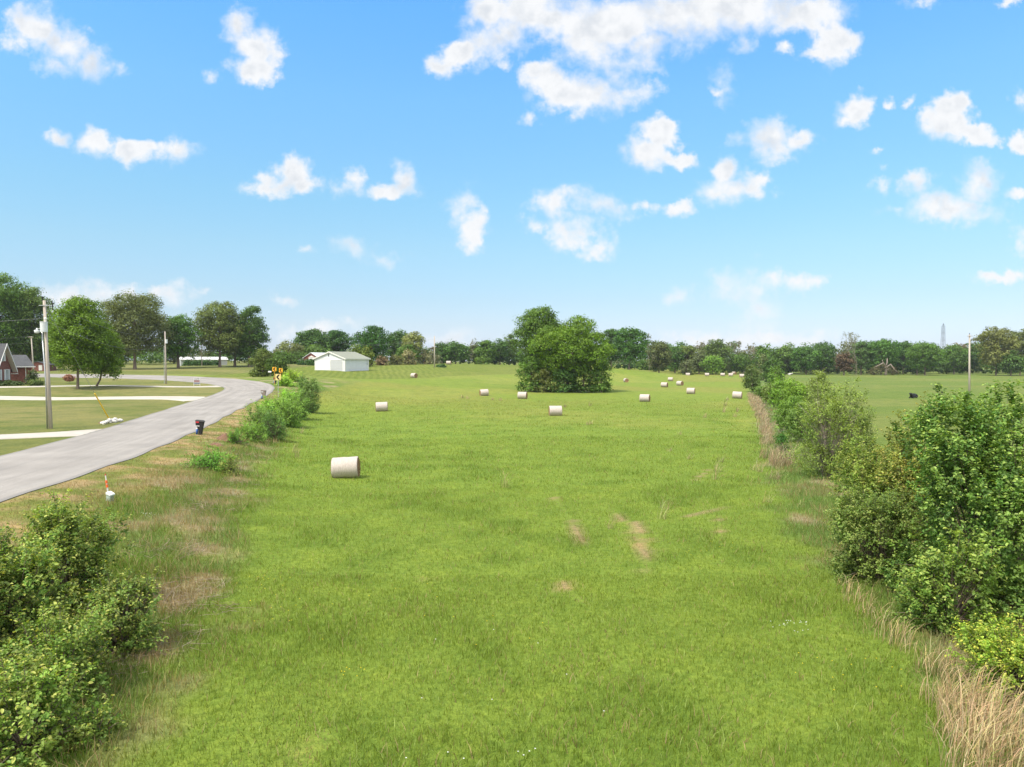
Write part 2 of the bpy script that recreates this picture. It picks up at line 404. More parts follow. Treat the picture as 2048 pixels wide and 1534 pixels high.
# ------------------------------------------------------------------ the lie of the land
RC = [(-60,-20.6,1.2),(-20,-20.9,1.2),(0,-21.3,1.2),(14,-21.7,1.2),(27,-22.5,1.2),(38,-24.0,1.2),(51,-26.3,1.2),(62,-28.9,1.22),(78,-32.9,1.3),(95,-36.0,1.6),(106,-38.1,1.95),(114,-40.5,2.2),
      (122,-44.4,2.42),(130,-49.9,2.62),(137,-57.2,2.78),(143,-64.2,2.92),(148,-72.5,3.02),(152,-82,3.1),(156,-95,3.18),(160,-112,3.22),(165,-140,3.25),(172,-200,3.3),(190,-320,3.5)]
def catmull(P, n):
    P = np.array(P, float); Q = []
    for i in range(len(P) - 1):
        p0 = P[max(i - 1, 0)]; p1 = P[i]; p2 = P[i + 1]; p3 = P[min(i + 2, len(P) - 1)]
        for k in range(n):
            s_ = k / n
            Q.append(.5 * ((2 * p1) + (p2 - p0) * s_ + (2 * p0 - 5 * p1 + 4 * p2 - p3) * s_ ** 2 + (3 * p1 - p0 - 3 * p2 + p3) * s_ ** 3))
    Q.append(P[-1]); return np.array(Q)
RL = catmull([(x, y, z) for y, x, z in RC], 10)        # road centre line, dense
for _ in range(80): RL[1:-1] = (RL[:-2] + 2 * RL[1:-1] + RL[2:]) / 4
RT = np.gradient(RL[:, :2], axis=0); RT /= np.linalg.norm(RT, axis=1)[:, None]
RN = np.stack([RT[:, 1], -RT[:, 0]], 1)                # points to the right of travel (towards the field)
RHW = 3.65
ctl = []
for i in range(0, len(RL), 6):
    b = 0.0 + .26 * float(sstep(95, 135, RL[i, 1]))
    for s_, off in ((1, RHW), (-1, RHW), (0, 0), (1, RHW + 1.3), (-1, RHW + 3)):
        q = RL[i, :2] + RN[i] * s_ * off
        ctl.append((q[0], q[1], RL[i, 2] + b * s_ * min(off, 5) / RHW - (.10 if off == RHW + 1.3 and RL[i, 1] < 115 else 0)))
def FE(y): return np.interp(y, [-60,0,14,20,34,65,85,106,125,150], [-5,-5.5,-6.3,-7.5,-12.1,-19.5,-24.5,-29,-31,-30])   # left edge of the hay field
def HE(y): return np.interp(y, [-60,0,12,16,22,30,40,73,136,200,300,400], [6,7.6,8.6,9.1,9.8,11.3,14,24.7,44,65,97,130])  # right edge, along the hedgerow
for y in range(-40, 100, 9): ctl.append((float(FE(y)), y, 0.04))
for y in range(-40, 320, 20): ctl.append((float(HE(y)), y, 0.0))
for x, y, z in ((0,0,0),(0,20,0),(2,45,0),(-3,65,0),(10,100,0),(-10,100,.1),(60,40,0),(60,90,0),(90,160,0),(150,220,0),(150,80,0),(260,300,0),(30,10,0),(60,-30,0),(0,-40,0),(0,-90,0),(120,-60,0),
                (-40,45,1.2),(-40,20,1.2),(-60,60,1.25),(-80,75,1.4),(-60,85,1.35),(-80,97,1.5),(-60,98,1.45),(-120,60,1.3),(-120,110,2.0),(-45,0,1.2),(-60,-40,1.2),(-150,0,1.2),
                (-200,300,5.5),(0,420,5),(-200,600,6),(200,420,0),(300,700,0),(-600,600,6),(600,600,0),(0,1200,2),(-1500,1500,4),(1500,1500,0),(1500,-500,0),(-1500,-500,1),(0,-1500,0),(0,3000,0),(-3000,0,1),(3000,0,0)):
    ctl.append((x, y, z))
for p in ((763,822,93.6),(1111,831,86),(1290,803,115),(1045,797,124),(968,791,134),(1382,787,142),(1475,797,124),(828,755,185),(1329,774,177),(1360,771,187),(1252,764,217),(1296,752.3,290),(1341,761.5,235),(1376,752.3,295),(1461,752.8,290),(1486,747,355),(1130,783,151),
          (700,790,125),(700,757,165),(685,741,190),(640,740.5,197),(738,740,197),(869,735,221),(900,729,262),(1000,729.5,270),(700,727.5,262),(580,728.5,245),(1230,737,262),(1280,742,280),(1320,747.5,300),
          (1700,749,335),(1870,751.5,305),(2000,752,305),(2300,752,300),(155,777,110),(193,773,114),(100,762.5,132),(250,739.5,192),(345,737,203),(400,733.5,218),(480,733.5,222),(50,744,185),(-100,746,190),(400,731,262),(530,757.5,150),(470,745,172),(560,750,150),(600,740,185),(590,763,128)):
    ctl.append(W(*p))
ctl = np.array(ctl)
_d = np.sqrt(((ctl[:, None, :2] - ctl[None, :, :2]) ** 2).sum(-1) + 2.0)
_wt = np.linalg.solve(_d + np.eye(len(ctl)) * -.02, ctl[:, 2] - 0.0)
def H0(x, y):
    x = np.asarray(x, float).ravel(); y = np.asarray(y, float).ravel(); o = np.empty(len(x))
    for i in range(0, len(x), 20000):
        xx = x[i:i + 20000]; yy = y[i:i + 20000]
        o[i:i + 20000] = np.sqrt((xx[:, None] - ctl[None, :, 0]) ** 2 + (yy[:, None] - ctl[None, :, 1]) ** 2 + 2.0) @ _wt
    return o
def road_dist(x, y):
    """distance to the road's centre line"""
    o = np.full(len(x), 1e9)
    for i in range(len(RL) - 1):
        a = RL[i, :2]; ab = RL[i + 1, :2] - a
        tt = np.clip(((x - a[0]) * ab[0] + (y - a[1]) * ab[1]) / (ab @ ab), 0, 1)
        o = np.minimum(o, np.hypot(x - a[0] - tt * ab[0], y - a[1] - tt * ab[1]))
    return o
def h1(x, y): return float(H0([x], [y])[0])
# ------------------------------------------------------------------ ground colours and grass cover
def flat(px, py, z=0.0):
    d = (CAMZ - z) * FPX / (py - HZ); return ((px - CX) / FPX * d, d)
BARE = []
for a, b, wd in (((1112,992),(1140,1035),.16),((1140,1035),(1172,1092),.15),((1216,1016),(1262,1048),.18),((1266,1042),(1278,1062),.42),((1278,1060),(1292,1120),.36),((1292,1118),(1292,1150),.18),
                 ((1122,1165),(1170,1212),.13),((836,1158),(842,1162),.16),((893,1180),(912,1190),.14),((600,1534),(640,1490),.25),((1375,1030),(1450,1012),.16),((1440,1030),(1446,1080),.14),
                 ((1395,960),(1420,940),.18),((1100,905),(1130,903),.12),((1050,1420),(1060,1425),.12),((1240,1340),(1252,1344),.10)):
    wd *= .62
    p, q = flat(*a), flat(*b); BARE.append((p[0], p[1], q[0], q[1], wd))
def bareness(x, y):
    o = np.zeros(len(x)); nz = fbm(x * 2.6, y * 2.6, 71, 4)
    for ax, ay, bx, by, wd in BARE:
        dx, dy = bx - ax, by - ay
        k = np.clip(((x - ax) * dx + (y - ay) * dy) / (dx * dx + dy * dy + 1e-6), 0, 1)
        dd = np.hypot(x - ax - k * dx, y - ay - k * dy)
        o = np.maximum(o, sstep(1.3, .5, dd / wd * (.15 + 1.75 * nz)))
    return o
DEAD = [flat(px, py, .15) + (rx, ry) for px, py, rx, ry in ((345,1200,1.05,1.6),(300,1300,.6,.9),(395,1165,.6,.9),(455,990,.9,1.0),(1650,960,.8,1.2),(1605,1030,.5,1.2))]
def deadness(x, y):
    o = np.zeros(len(x)); nz = fbm(x * 1.9 + 5, y * 1.9, 88, 4)
    for ax, ay, rx, ry in DEAD: o = np.maximum(o, sstep(1.15, .45, np.hypot((x - ax) / rx, (y - ay) / ry) * (.45 + 1.1 * nz)))
    return o
def C(*c): return np.array(c, float)[None, :]
def mixc(a, b, k): return a + (b - a) * k[:, None]
LUSH, YEL, DARK, OLIVE = C(.157,.226,.034), C(.212,.246,.052), C(.114,.186,.026), C(.196,.210,.048)
def ground_info(x, y):
    """albedo, grass height, blade density (0..1), mown stripes weight, dryness"""
    n1 = fbm(x * .055, y * .055, 3, 4); n2 = fbm(x * .42 + 40, y * .42, 9, 4); n3 = fbm(x * .8, y * .8, 21, 3); n4 = fbm(x * .11, y * .035, 33, 3)
    fe = FE(y); he = HE(y); rd = road_dist(x, y)
    c = mixc(np.repeat(LUSH, len(x), 0), YEL, sstep(.46, .68, n1) * .8)
    c = mixc(c, DARK, sstep(.50, .72, n2) * .50 * sstep(150, 60, y) + sstep(.56, .7, n4) * .22 * sstep(80, 130, y))
    far = sstep(70, 140, y)
    c = mixc(c, OLIVE, far * (.25 + .6 * sstep(.45, .62, fbm(x * .05 + 9, y * .03, 41, 3))))
    ht = .10 + .065 * sstep(.52, .70, n2) + .04 * n3
    den = np.ones(len(x)); dry = np.zeros(len(x)) + .05 + .12 * sstep(.55, .75, n3)
    b = bareness(x, y)
    c = mixc(c, C(.30,.215,.125), b * .8); den *= 1 - .6 * b; ht *= 1 - .45 * b; dry += 1.0 * b
    # bank between the road and the field: straw-tan near the road, rough grey-green lower down
    reach = np.clip((fe - x) / 1.6 + (n3 - .5) * 1.5 + .3, 0, 1) * (x < 0) * sstep(165, 120, y)
    rough = mixc(np.repeat(C(.120,.178,.042), len(x), 0), C(.100,.170,.024), sstep(.4, .6, n2))
    rough = mixc(rough, C(.31,.25,.165), sstep(.54, .70, fbm(x * .5 + 3, y * .5, 55, 4)) * .85)
    c = mixc(c, rough, reach); ht = ht + (.30 - ht) * reach * .9; dry += .25 * reach
    tanb = sstep(4.6, 1.6, rd - RHW + (n3 - .5) * 4.0) * (x > -60) * sstep(120, 75, y) * (x < fe)
    strip = mixc(np.repeat(C(.33,.245,.125), len(x), 0), C(.150,.180,.040), sstep(.40, .58, fbm(x * .9, y * .9, 61, 4)) * .95)
    dry = dry - tanb * .8 * sstep(.40, .58, fbm(x * .9, y * .9, 61, 4))
    c = mixc(c, strip, tanb); ht = ht + (.10 - ht) * tanb; den *= 1 - .25 * tanb; dry += 1.0 * tanb
    # verge under the hedgerow and the pasture beyond
    vr = np.clip((x - he) / 1.5 + (n3 - .5) * 2 + .4, 0, 1)
    verge = mixc(np.repeat(C(.115,.185,.042), len(x), 0), C(.30,.25,.165), .7 * sstep(.58, .74, fbm(x * .42 + 7, y * .42, 77, 4)))
    c = mixc(c, verge, vr); ht = ht + (.30 - ht) * vr * .8; dry += .25 * vr * sstep(.45, .62, fbm(x * .42 + 7, y * .42, 77, 4)) * 2
    pa = sstep(5.5, 8.5, x - he + (n2 - .5) * 2)
    past = mixc(np.repeat(C(.122,.170,.036), len(x), 0), C(.155,.185,.048), sstep(.45, .65, n1))
    past = mixc(past, C(.095,.15,.03), sstep(.58, .72, n2) * .5)
    c = mixc(c, past, pa); ht = ht + (.08 - ht) * pa; dry -= dry * pa * .7
    dd_ = deadness(x, y); c = mixc(c, C(.36,.285,.195), dd_ * .7); dry += dd_ * .9; ht = ht + (.13 - ht) * dd_ * .6
    # mown lawns: across the road, and around the white garage
    lawn = sstep(RHW - 1, RHW + .6, rd) * (x < np.interp(y, RL[:, 1], RL[:, 0])) * 1.0
    beyond = sstep(150, 158, y + 0 * x) * (x < -44)
    garage = sstep(0, 3, y - np.interp(x, [-60,-45,-30,-18,0,20], [140,150,168,190,212,235])) * (x < 25) * (x > -62)
    lw = np.maximum(np.maximum(lawn, beyond), garage)
    lawnc = mixc(np.repeat(C(.140,.156,.046), len(x), 0), C(.190,.184,.070), sstep(.45, .66, n1) * .9)
    lawnc = mixc(lawnc, C(.100,.134,.032), sstep(.54, .70, n2) * .6)
    lawnc = mixc(lawnc, C(.135,.180,.026), garage * .7)
    c = mixc(c, lawnc, lw); ht = ht + (.04 - ht) * lw; den *= 1 - lw
    mow = np.maximum(garage * sstep(-8, -30, x), beyond * .7) * .75
    return c, ht, den, mow, np.clip(dry, 0, 1), rd

def grid_lines(parts):
    o = []
    for a, b, s_ in parts: o += list(np.arange(a, b, s_))
    return np.array(o + [parts[-1][1]])
GX = grid_lines([(-4000,-1000,500),(-1000,-300,50),(-300,-130,10),(-130,-70,2),(-70,45,.5),(45,100,1.2),(100,250,6),(250,1000,50),(1000,4000,500)])
GY = grid_lines([(-3000,-600,400),(-600,-60,45),(-60,0,6),(0,12,1),(12,75,.42),(75,130,.8),(130,260,1.6),(260,420,6),(420,1000,40),(1000,6000,500)])
gx, gy = np.meshgrid(GX, GY); gx = gx.ravel(); gy = gy.ravel()
gc, ght, gden, gmow, gdry, grd = ground_info(gx, gy)
gz = H0(gx, gy)
bump_ = (fbm(gx * .35, gy * .35, 90, 3) - .5) * .16 * sstep(RHW + .3, RHW + 3, grd) * sstep(400, 150, gy) * (1 - .8 * np.clip(1 - gden, 0, 1))
gz = gz + bump_ - .22 * sstep(RHW - .55, RHW - 1.2, grd)
nx, ny = len(GX), len(GY)
ii = (np.arange(ny - 1)[:, None] * nx + np.arange(nx - 1)[None, :]).ravel()
me = mesh_np('ground', np.stack([gx, gy, gz], 1), np.stack([ii, ii + 1, ii + 1 + nx, ii + nx], 1), None, gc, True)
a_ = me.attributes.new('mow', 'FLOAT', 'POINT'); a_.data.foreach_set('value', gmow.astype(np.float32))
g = link('ground', me, M['ground']); g['kind'] = 'structure'
def HB(x, y):
    """ground height with its bumps (bilinear in the grid)"""
    x = np.asarray(x, float); y = np.asarray(y, float)
    i = np.clip(np.searchsorted(GX, x) - 1, 0, nx - 2); j = np.clip(np.searchsorted(GY, y) - 1, 0, ny - 2)
    fx = (x - GX[i]) / (GX[i + 1] - GX[i]); fy_ = (y - GY[j]) / (GY[j + 1] - GY[j])
    k = j * nx + i
    return (gz[k] * (1 - fx) + gz[k + 1] * fx) * (1 - fy_) + (gz[k + nx] * (1 - fx) + gz[k + nx + 1] * fx) * fy_
def gp(px, d):
    """point on the ground straight below image column px at distance d"""
    x = (px - CX) / FPX * d; return (x, d, float(HB([x], [d])[0]))

# mown stripes: light off the leaning blades, painted in as lighter and darker passes
t_ = NT(M['ground'].node_tree)
pn = [n for n in t_.n if n.type == 'BSDF_PRINCIPLED'][0]
src = pn.inputs['Base Color'].links[0].from_socket
o_ = t_.node('ShaderNodeTexCoord').outputs['Object']
sp_ = t_.node('ShaderNodeSeparateXYZ', {0: o_})
nz_ = t_.node('ShaderNodeTexNoise', {'Vector': o_, 'Scale': .08, 'Detail': 2.})
k_ = t_.math('ADD', t_.math('MULTIPLY', sp_.outputs[0], .62), t_.math('ADD', t_.math('MULTIPLY', sp_.outputs[1], .12), t_.math('MULTIPLY', nz_.outputs[0], 2.)))
st_ = t_.smooth(t_.math('PINGPONG', k_, .5), .15, .35)
mw_ = t_.node('ShaderNodeAttribute', attribute_name='mow').outputs['Fac']
t_.l.new(t_.mix(t_.math('MULTIPLY', mw_, .8), src, t_.mix(1., src, t_.mix(st_, (.82, .88, .78), (1.2, 1.14, 1.25)), 'MULTIPLY')), pn.inputs['Base Color'])

# ------------------------------------------------------------------ road and driveways
def ribbon(name, P, hw, mat, lift, nseg=8, flare=None):
    P = np.array(P, float)[:, :2]; T = np.gradient(P, axis=0); T /= np.linalg.norm(T, axis=1)[:, None]; N = np.stack([T[:, 1], -T[:, 0]], 1)
    L = np.concatenate([[0], np.cumsum(np.linalg.norm(np.diff(P, axis=0), axis=1))])
    V = []; cc = []
    for i in range(len(P)):
        h_ = hw * (1 if flare is None else flare(L[i], L[-1]))
        for k in range(nseg + 1):
            s_ = k / nseg * 2 - 1
            wob = .05 * math.sin(L[i] * .31 + (k > 0) * 2) + .03 * math.sin(L[i] * .77) if k in (0, nseg) else 0
            q = P[i] + N[i] * s_ * (h_ + wob); V.append(q); cc.append((k / nseg, L[i] / 100, 0))
    V = np.array(V); z = H0(V[:, 0], V[:, 1]) + lift
    n = nseg + 1
    i0 = (np.arange(len(P) - 1)[:, None] * n + np.arange(nseg)[None, :]).ravel()
    if name == 'driveway': z -= (lift + .03) * sstep(RHW + .25, RHW - .15, road_dist(V[:, 0], V[:, 1]))     # the slab dips under the asphalt where they meet
    top = np.column_stack([V, z]); m_ = len(top)
    lo = top.copy(); lo[:, 2] -= .30
    F = [np.stack([i0, i0 + 1, i0 + 1 + n, i0 + n], 1)]
    for k in (0, nseg):                                 # the slab's edges go down into the ground
        e = np.arange(len(P) - 1) * n + k
        F.append(np.stack([e, e + n, e + n + m_, e + m_], 1))
    o = link(name, mesh_np(name, np.concatenate([top, lo]), np.concatenate(F), None, np.concatenate([cc, cc])), mat)
    o['kind'] = 'structure'; return o
ribbon('road', RL[:, :2], RHW, M['road'], .03)
fl = lambda l, T: 1 + .55 * max(0, 1 - l / 4.5) ** 1.5
ribbon('driveway', catmull([(-29.6, 54.0), (-31, 53.0), (-33, 51.6), (-42, 46.4), (-60, 38), (-90, 26)], 8)[:, :2], 1.75, M['concrete'], .04, 4, fl)
ribbon('driveway', catmull([(-38, 92.0), (-40.5, 92.9), (-45, 94.2), (-58, 95.6), (-75, 97), (-110, 100)], 8)[:, :2], 2.6, M['concrete'], .04, 4, fl)
ribbon('driveway', catmull([(-46.5, 119.9), (-48.5, 119.5), (-52, 118.8), (-68, 117.2), (-78, 115.6), (-84, 115.2)], 8)[:, :2], 1.5, M['concrete'], .04, 4, fl)

# ------------------------------------------------------------------ grass
def blades(rng, x, y, z, h, wd, lean, col, two):
    n = len(x); th = rng.uniform(0, 2 * np.pi, n); la = rng.uniform(0, 2 * np.pi, n)
    P = np.stack([x, y, z - .02], 1)
    S_ = np.stack([np.cos(th), np.sin(th), np.zeros(n)], 1) * wd[:, None] / 2
    D = np.stack([np.cos(la) * lean, np.sin(la) * lean, np.ones(n)], 1) * h[:, None]
    if two:
        mid = P + D * np.array([.35, .35, .6]); tip = P + D * np.array([1, 1, .95])
        V = np.stack([P - S_, P + S_, mid + S_ * .7, mid - S_ * .7, tip], 1).reshape(-1, 3)
        i = np.arange(n)[:, None] * 5
        return V, i + np.array([[0, 1, 2, 3]]), i + np.array([[3, 2, 4]]), np.repeat(col, 5, 0)
    V = np.stack([P - S_, P + S_, P + D], 1).reshape(-1, 3); i = np.arange(n)[:, None] * 3
    return V, None, i + np.array([[0, 1, 2]]), np.repeat(col, 3, 0)

def grass_field(name, y0, y1, per, wd, hk, two, seed, m='grass'):
    rng = np.random.RandomState(seed)
    xm0, xm1 = -.76 * y1 - 8, .76 * y1 + 5
    n = int((xm1 - xm0) * (y1 - y0) * per)
    x = rng.uniform(xm0, xm1, n); y = rng.uniform(y0, y1, n)
    k = (x < .76 * y + 5) & (x > -.76 * y - 8) & (x < HE(y) + 9)
    x, y = x[k], y[k]
    c, ht, den, mow, dry, rd = ground_info(x, y)
    clump = .55 + .9 * fbm(x * 2.3, y * 2.3, seed + 5, 3)
    k = (rng.uniform(0, 1, len(x)) < den * clump * (sstep(y1, y1 - 45, y) if y1 > 100 else 1)) & (rd > RHW + .12)
    x, y, c, ht, dry = x[k], y[k], c[k], ht[k], dry[k]
    n = len(x)
    h = ht * hk * rng.uniform(.5, 1.35, n)
    hv = rng.uniform(0, 1, (n, 1))
    c = c * (.84 + .62 * rng.uniform(0, 1, (n, 1)))
    c = c * (1 - hv * np.array([[-.16, 0, .1]]))
    pale = rng.uniform(0, 1, n) < .09; c[pale] = np.array([.30, .37, .11]) * rng.uniform(.75, 1.2, (pale.sum(), 1))
    isd = rng.uniform(0, 1, n) < dry * .7
    c[isd] = np.array([.36, .27, .14]) * rng.uniform(.6, 1.15, (isd.sum(), 1))
    h[isd] *= 1.15
    return blades(rng, x, y, HB(x, y), h, wd * rng.uniform(.6, 1.3, n), rng.uniform(.1, 1.0, n), c, two)

def join_np(name, parts, m):
    Vs, F4, F3, Cs, o = [], [], [], [], 0
    for V, q, t3, c in parts:
        Vs.append(V); Cs.append(c)
        if q is not None: F4.append(q + o)
        if t3 is not None: F3.append(t3 + o)
        o += len(V)
    me = mesh_np(name, np.concatenate(Vs), np.concatenate(F4) if F4 else None, np.concatenate(F3) if F3 else None, np.concatenate(Cs))
    return link(name, me, m)
gr = join_np('grass', [grass_field('a', 10.2, 22, 430, .013, 1.0, True, 1), grass_field('b', 22, 38, 170, .020, 1.05, False, 2),
                       grass_field('c', 38, 62, 60, .034, 1.1, False, 3), grass_field('d', 62, 135, 16, .055, 1.0, False, 4)], M['grass'])
gr['kind'] = 'stuff'; tag(gr, 'short lush green grass of the hay field', 'grass')

# dry broomsedge: strips along the hedgerow, a tall clump, single wisps in the field
def dry_clumps(spots, seed, wd=.012, tint=(.53, .38, .185)):
    rng = np.random.RandomState(seed); out = []
    for (x, y, r, h, n) in spots:
        a = rng.uniform(0, 2 * np.pi, n); q = np.sqrt(rng.uniform(0, 1, n)) * r
        px, py = x + np.cos(a) * q, y + np.sin(a) * q
        hh = h * rng.uniform(.35, 1.12, n); z = HB(px, py)
        c = np.array(tint) * rng.uniform(.5, 1.25, (n, 1)) * (1 + rng.uniform(-.14, .14, (n, 3))); gn = rng.uniform(0, 1, n) < .10; c[gn] = np.array([.14, .20, .04]) * rng.uniform(.7, 1.3, (gn.sum(), 1))
        w_ = wd * rng.uniform(.6, 1.2, n) * max(1, y / 34)
        dirx = rng.normal(.24, .32, n); diry = rng.normal(-.05, .30, n); bt = rng.uniform(0, 1, n) < .18; dirx[bt] *= 2.4; diry[bt] *= 2.4; hh[bt] *= .6
        P = np.stack([px, py, z - .03], 1); th = rng.uniform(0, np.pi, n)
        S_ = np.stack([np.cos(th), np.sin(th), 0 * th], 1) * w_[:, None] / 2
        D = np.stack([dirx * hh, diry * hh, hh], 1)
        p1 = P + D * np.array([.18, .18, .45]); p2 = P + D * np.array([.55, .55, .8]); p3 = P + D * np.array([1.15, 1.15, .95])
        V = np.stack([P - S_, P + S_, p1 + S_, p1 - S_, p2 + S_, p2 - S_, p3], 1).reshape(-1, 3); i = np.arange(n)[:, None] * 7
        out.append((V, np.concatenate([i + np.array([[0, 1, 2, 3]]), i + np.array([[3, 2, 4, 5]])]), i + np.array([[5, 4, 6]]), np.repeat(c, 7, 0)))
    return out
rs = np.random.RandomState(11)
sp = []
for px, py, r, h, n in ((1925,1420,.5,.95,170),(1965,1450,.5,1.0,220),(1940,1490,.45,.9,190),(1990,1510,.5,1.05,240),(1895,1360,.25,.85,60),(2030,1480,.5,1.0,200),(1960,1560,.45,1.0,170),(2040,1560,.5,1.0,200),(1915,1440,.3,.8,70),(1880,1400,.3,.5,50),
                        (1725,1215,.4,.6,55),(1752,1238,.4,.65,50),(1790,1285,.4,.7,55),(1815,1302,.3,.7,40),(1700,1192,.3,.5,28),(1862,1348,.25,.7,34),(1768,1262,.25,.55,26),(1690,1175,.2,.4,16)):
    x, y = flat(px, py); sp.append((x, y, r, h, n))
vg = join_np('dry_grass', dry_clumps(sp, 5, .010, (.57, .43, .235)), M['straw']); vg['kind'] = 'stuff'; tag(vg, 'tall straw coloured dry grass at the foot of the near right bushes', 'dry grass')
sp = []
for k in range(150):
    y = rs.uniform(56, 138); x = float(HE(y)) + .3 + rs.uniform(-.25, .5) * (.4 + y / 110)
    sp.append((x, y, .2 + y / 320, rs.uniform(.45, .85), 36))
for k in range(9): sp.append((float(HE(47)) + rs.uniform(-.35, .75), rs.uniform(44.5, 49), .32, rs.uniform(1.0, 1.45), 60))
for k in range(5): sp.append((float(HE(41)) + rs.uniform(-.3, .2), rs.uniform(39.5, 43), .2, rs.uniform(.5, .9), 22))
vg = join_np('dry_grass', dry_clumps(sp, 6, .012, (.47, .36, .225)), M['straw']); vg['kind'] = 'stuff'; tag(vg, 'long strip of pinkish tan dry grass along the hedgerow', 'dry grass')
sp = []
for px, py, h in ((588,905,.9),(592,915,.8),(602,868,.7),(1010,970,.95),(1430,960,1.0),(1437,945,.9),(1442,925,.8),(1380,920,.5),(1325,1035,.9),(1330,1015,.7),(1450,812,1.2),(1448,825,1.0),(1455,800,.8),(1475,825,.8),(1470,835,.7),(1176,850,.6),(1182,848,.5),
                  (1405,1120,.0),(1536,1005,.6),(1220,1052,.4),(925,797,.6),(935,798,.6),(985,800,.6),(1000,802,.6),(1180,812,.8),(1130,815,.5),(1360,870,.5),(1340,905,.4),(1410,835,.6),(1600,1015,.5),(1560,940,.6)):
    if h <= 0: continue
    x, y = flat(px, py); sp.append((x, y, .22, h, 26))
vg = join_np('dry_grass', dry_clumps(sp, 7, .012, (.46, .40, .20)), M['straw']); vg['kind'] = 'stuff'; tag(vg, 'scattered wisps of tan grass standing in the field', 'dry grass')

# dead brush and twigs on the bank, and grey briars
def sticks(rng, spots, cols, rad):
    b = MB(); cc = []
    for (x, y, r, n, l, up) in spots:
        for k in range(n):
            a = rng.uniform(0, 6.28); q = math.sqrt(rng.uniform()) * r
            px, py = x + math.cos(a) * q, y + math.sin(a) * q; z = float(HB([px], [py])[0])
            d = rng.uniform(0, 6.28); L_ = l * rng.uniform(.5, 1.2); e = up * rng.uniform(.3, 1.2)
            p0 = (px, py, z + rng.uniform(0, .12)); p1 = (px + math.cos(d) * L_ * .5, py + math.sin(d) * L_ * .5, z + e * .8 + .05); p2 = (px + math.cos(d + .4) * L_, py + math.sin(d + .4) * L_, z + e * rng.uniform(.4, 1) + .03)
            o = len(b.v); b.tube([p0, p1, p2], [rad, rad * .8, rad * .35], 3, False)
            cc += [cols[rng.randint(len(cols))] * rng.uniform(.7, 1.2)] * (len(b.v) - o)
    return b, np.array(cc)
spots = []
for px, py, r, n, l, up in ((350,1190,.9,150,.8,.15),(300,1290,.7,110,.7,.15),(400,1225,.6,90,.7,.12),(330,1120,.7,90,.9,.25),(290,1230,.6,70,.8,.3),(440,1000,.9,90,.7,.2),(430,1030,.7,60,.8,.3),(470,975,.7,60,.6,.15),(380,1030,.5,40,.7,.3),(420,940,.8,70,.6,.2),(500,925,.8,60,.6,.25),(240,1340,.5,60,.6,.1)):
    x, y = flat(px, py, .15); spots.append((x, y, r * 1.5, int(n * .55), l * .8, up))
b, cc = sticks(np.random.RandomState(3), spots, [np.array([.38, .29, .21]), np.array([.46, .37, .28]), np.array([.27, .20, .15])], .006)
o = b.build('dead_brush', M['straw']); at = o.data.attributes.new('col', 'FLOAT_COLOR', 'POINT'); c4 = np.ones((len(cc), 4), np.float32); c4[:, :3] = cc; at.data.foreach_set('color', c4.ravel())
o['kind'] = 'stuff'; tag(o, 'tangle of dead brown twigs lying on the bank', 'dead brush')
spots = []
for y in np.arange(46, 120, 2.6):
    spots.append((float(HE(y)) + rs.uniform(1.0, 3.2), y, .9, int(13), .9, .8))
b, cc = sticks(np.random.RandomState(4), spots, [np.array([.33, .27, .23]), np.array([.25, .20, .16])], .007)
o = b.build('dead_brush', M['straw']); at = o.data.attributes.new('col', 'FLOAT_COLOR', 'POINT'); c4 = np.ones((len(cc), 4), np.float32); c4[:, :3] = cc; at.data.foreach_set('color', c4.ravel())
o['kind'] = 'stuff'; tag(o, 'grey brown briars under the hedgerow saplings', 'dead brush')
# white and yellow wildflowers
rng = np.random.RandomState(8); fl_ = []
for px, py, r, n, yel in ((1590,1262,.5,14,0),(1600,1258,.3,8,0),(370,960,1.0,26,0),(395,955,.6,18,0),(350,970,.6,12,0),(300,1065,.4,22,0),(520,1180,.8,14,1),(560,1230,1.0,14,1),(700,1360,.3,8,1),(840,1250,3,14,1),(1440,1090,.6,9,1),(1390,1110,.5,6,1),(1700,1350,1.2,16,1),(1000,1400,3,14,0),(330,1010,.5,14,0)):
    x, y = flat(px, py, .1); a = rng.uniform(0, 6.28, n); q = np.sqrt(rng.uniform(0, 1, n)) * r
    X, Y = x + np.cos(a) * q, y + np.sin(a) * q; Z = HB(X, Y) + rng.uniform(.14, .3, n); s_ = .012
    P = np.stack([X, Y, Z], 1)
    K = np.array([[-1, -1, 0], [1, -1, .2], [1, 1, 0], [-1, 1, .2]]) * s_
    i = np.arange(n)[:, None] * 4
    fl_.append(((P[:, None] + K[None]).reshape(-1, 3), i + np.array([[0, 1, 2, 3]]), None, np.repeat(np.array([[.75, .75, .72]] if not yel else [[.75, .55, .02]]), 4 * n, 0)))
o = join_np('wildflowers', fl_, M['straw']); o['kind'] = 'stuff'; tag(o, 'tiny white and yellow wildflowers in the grass', 'flowers')
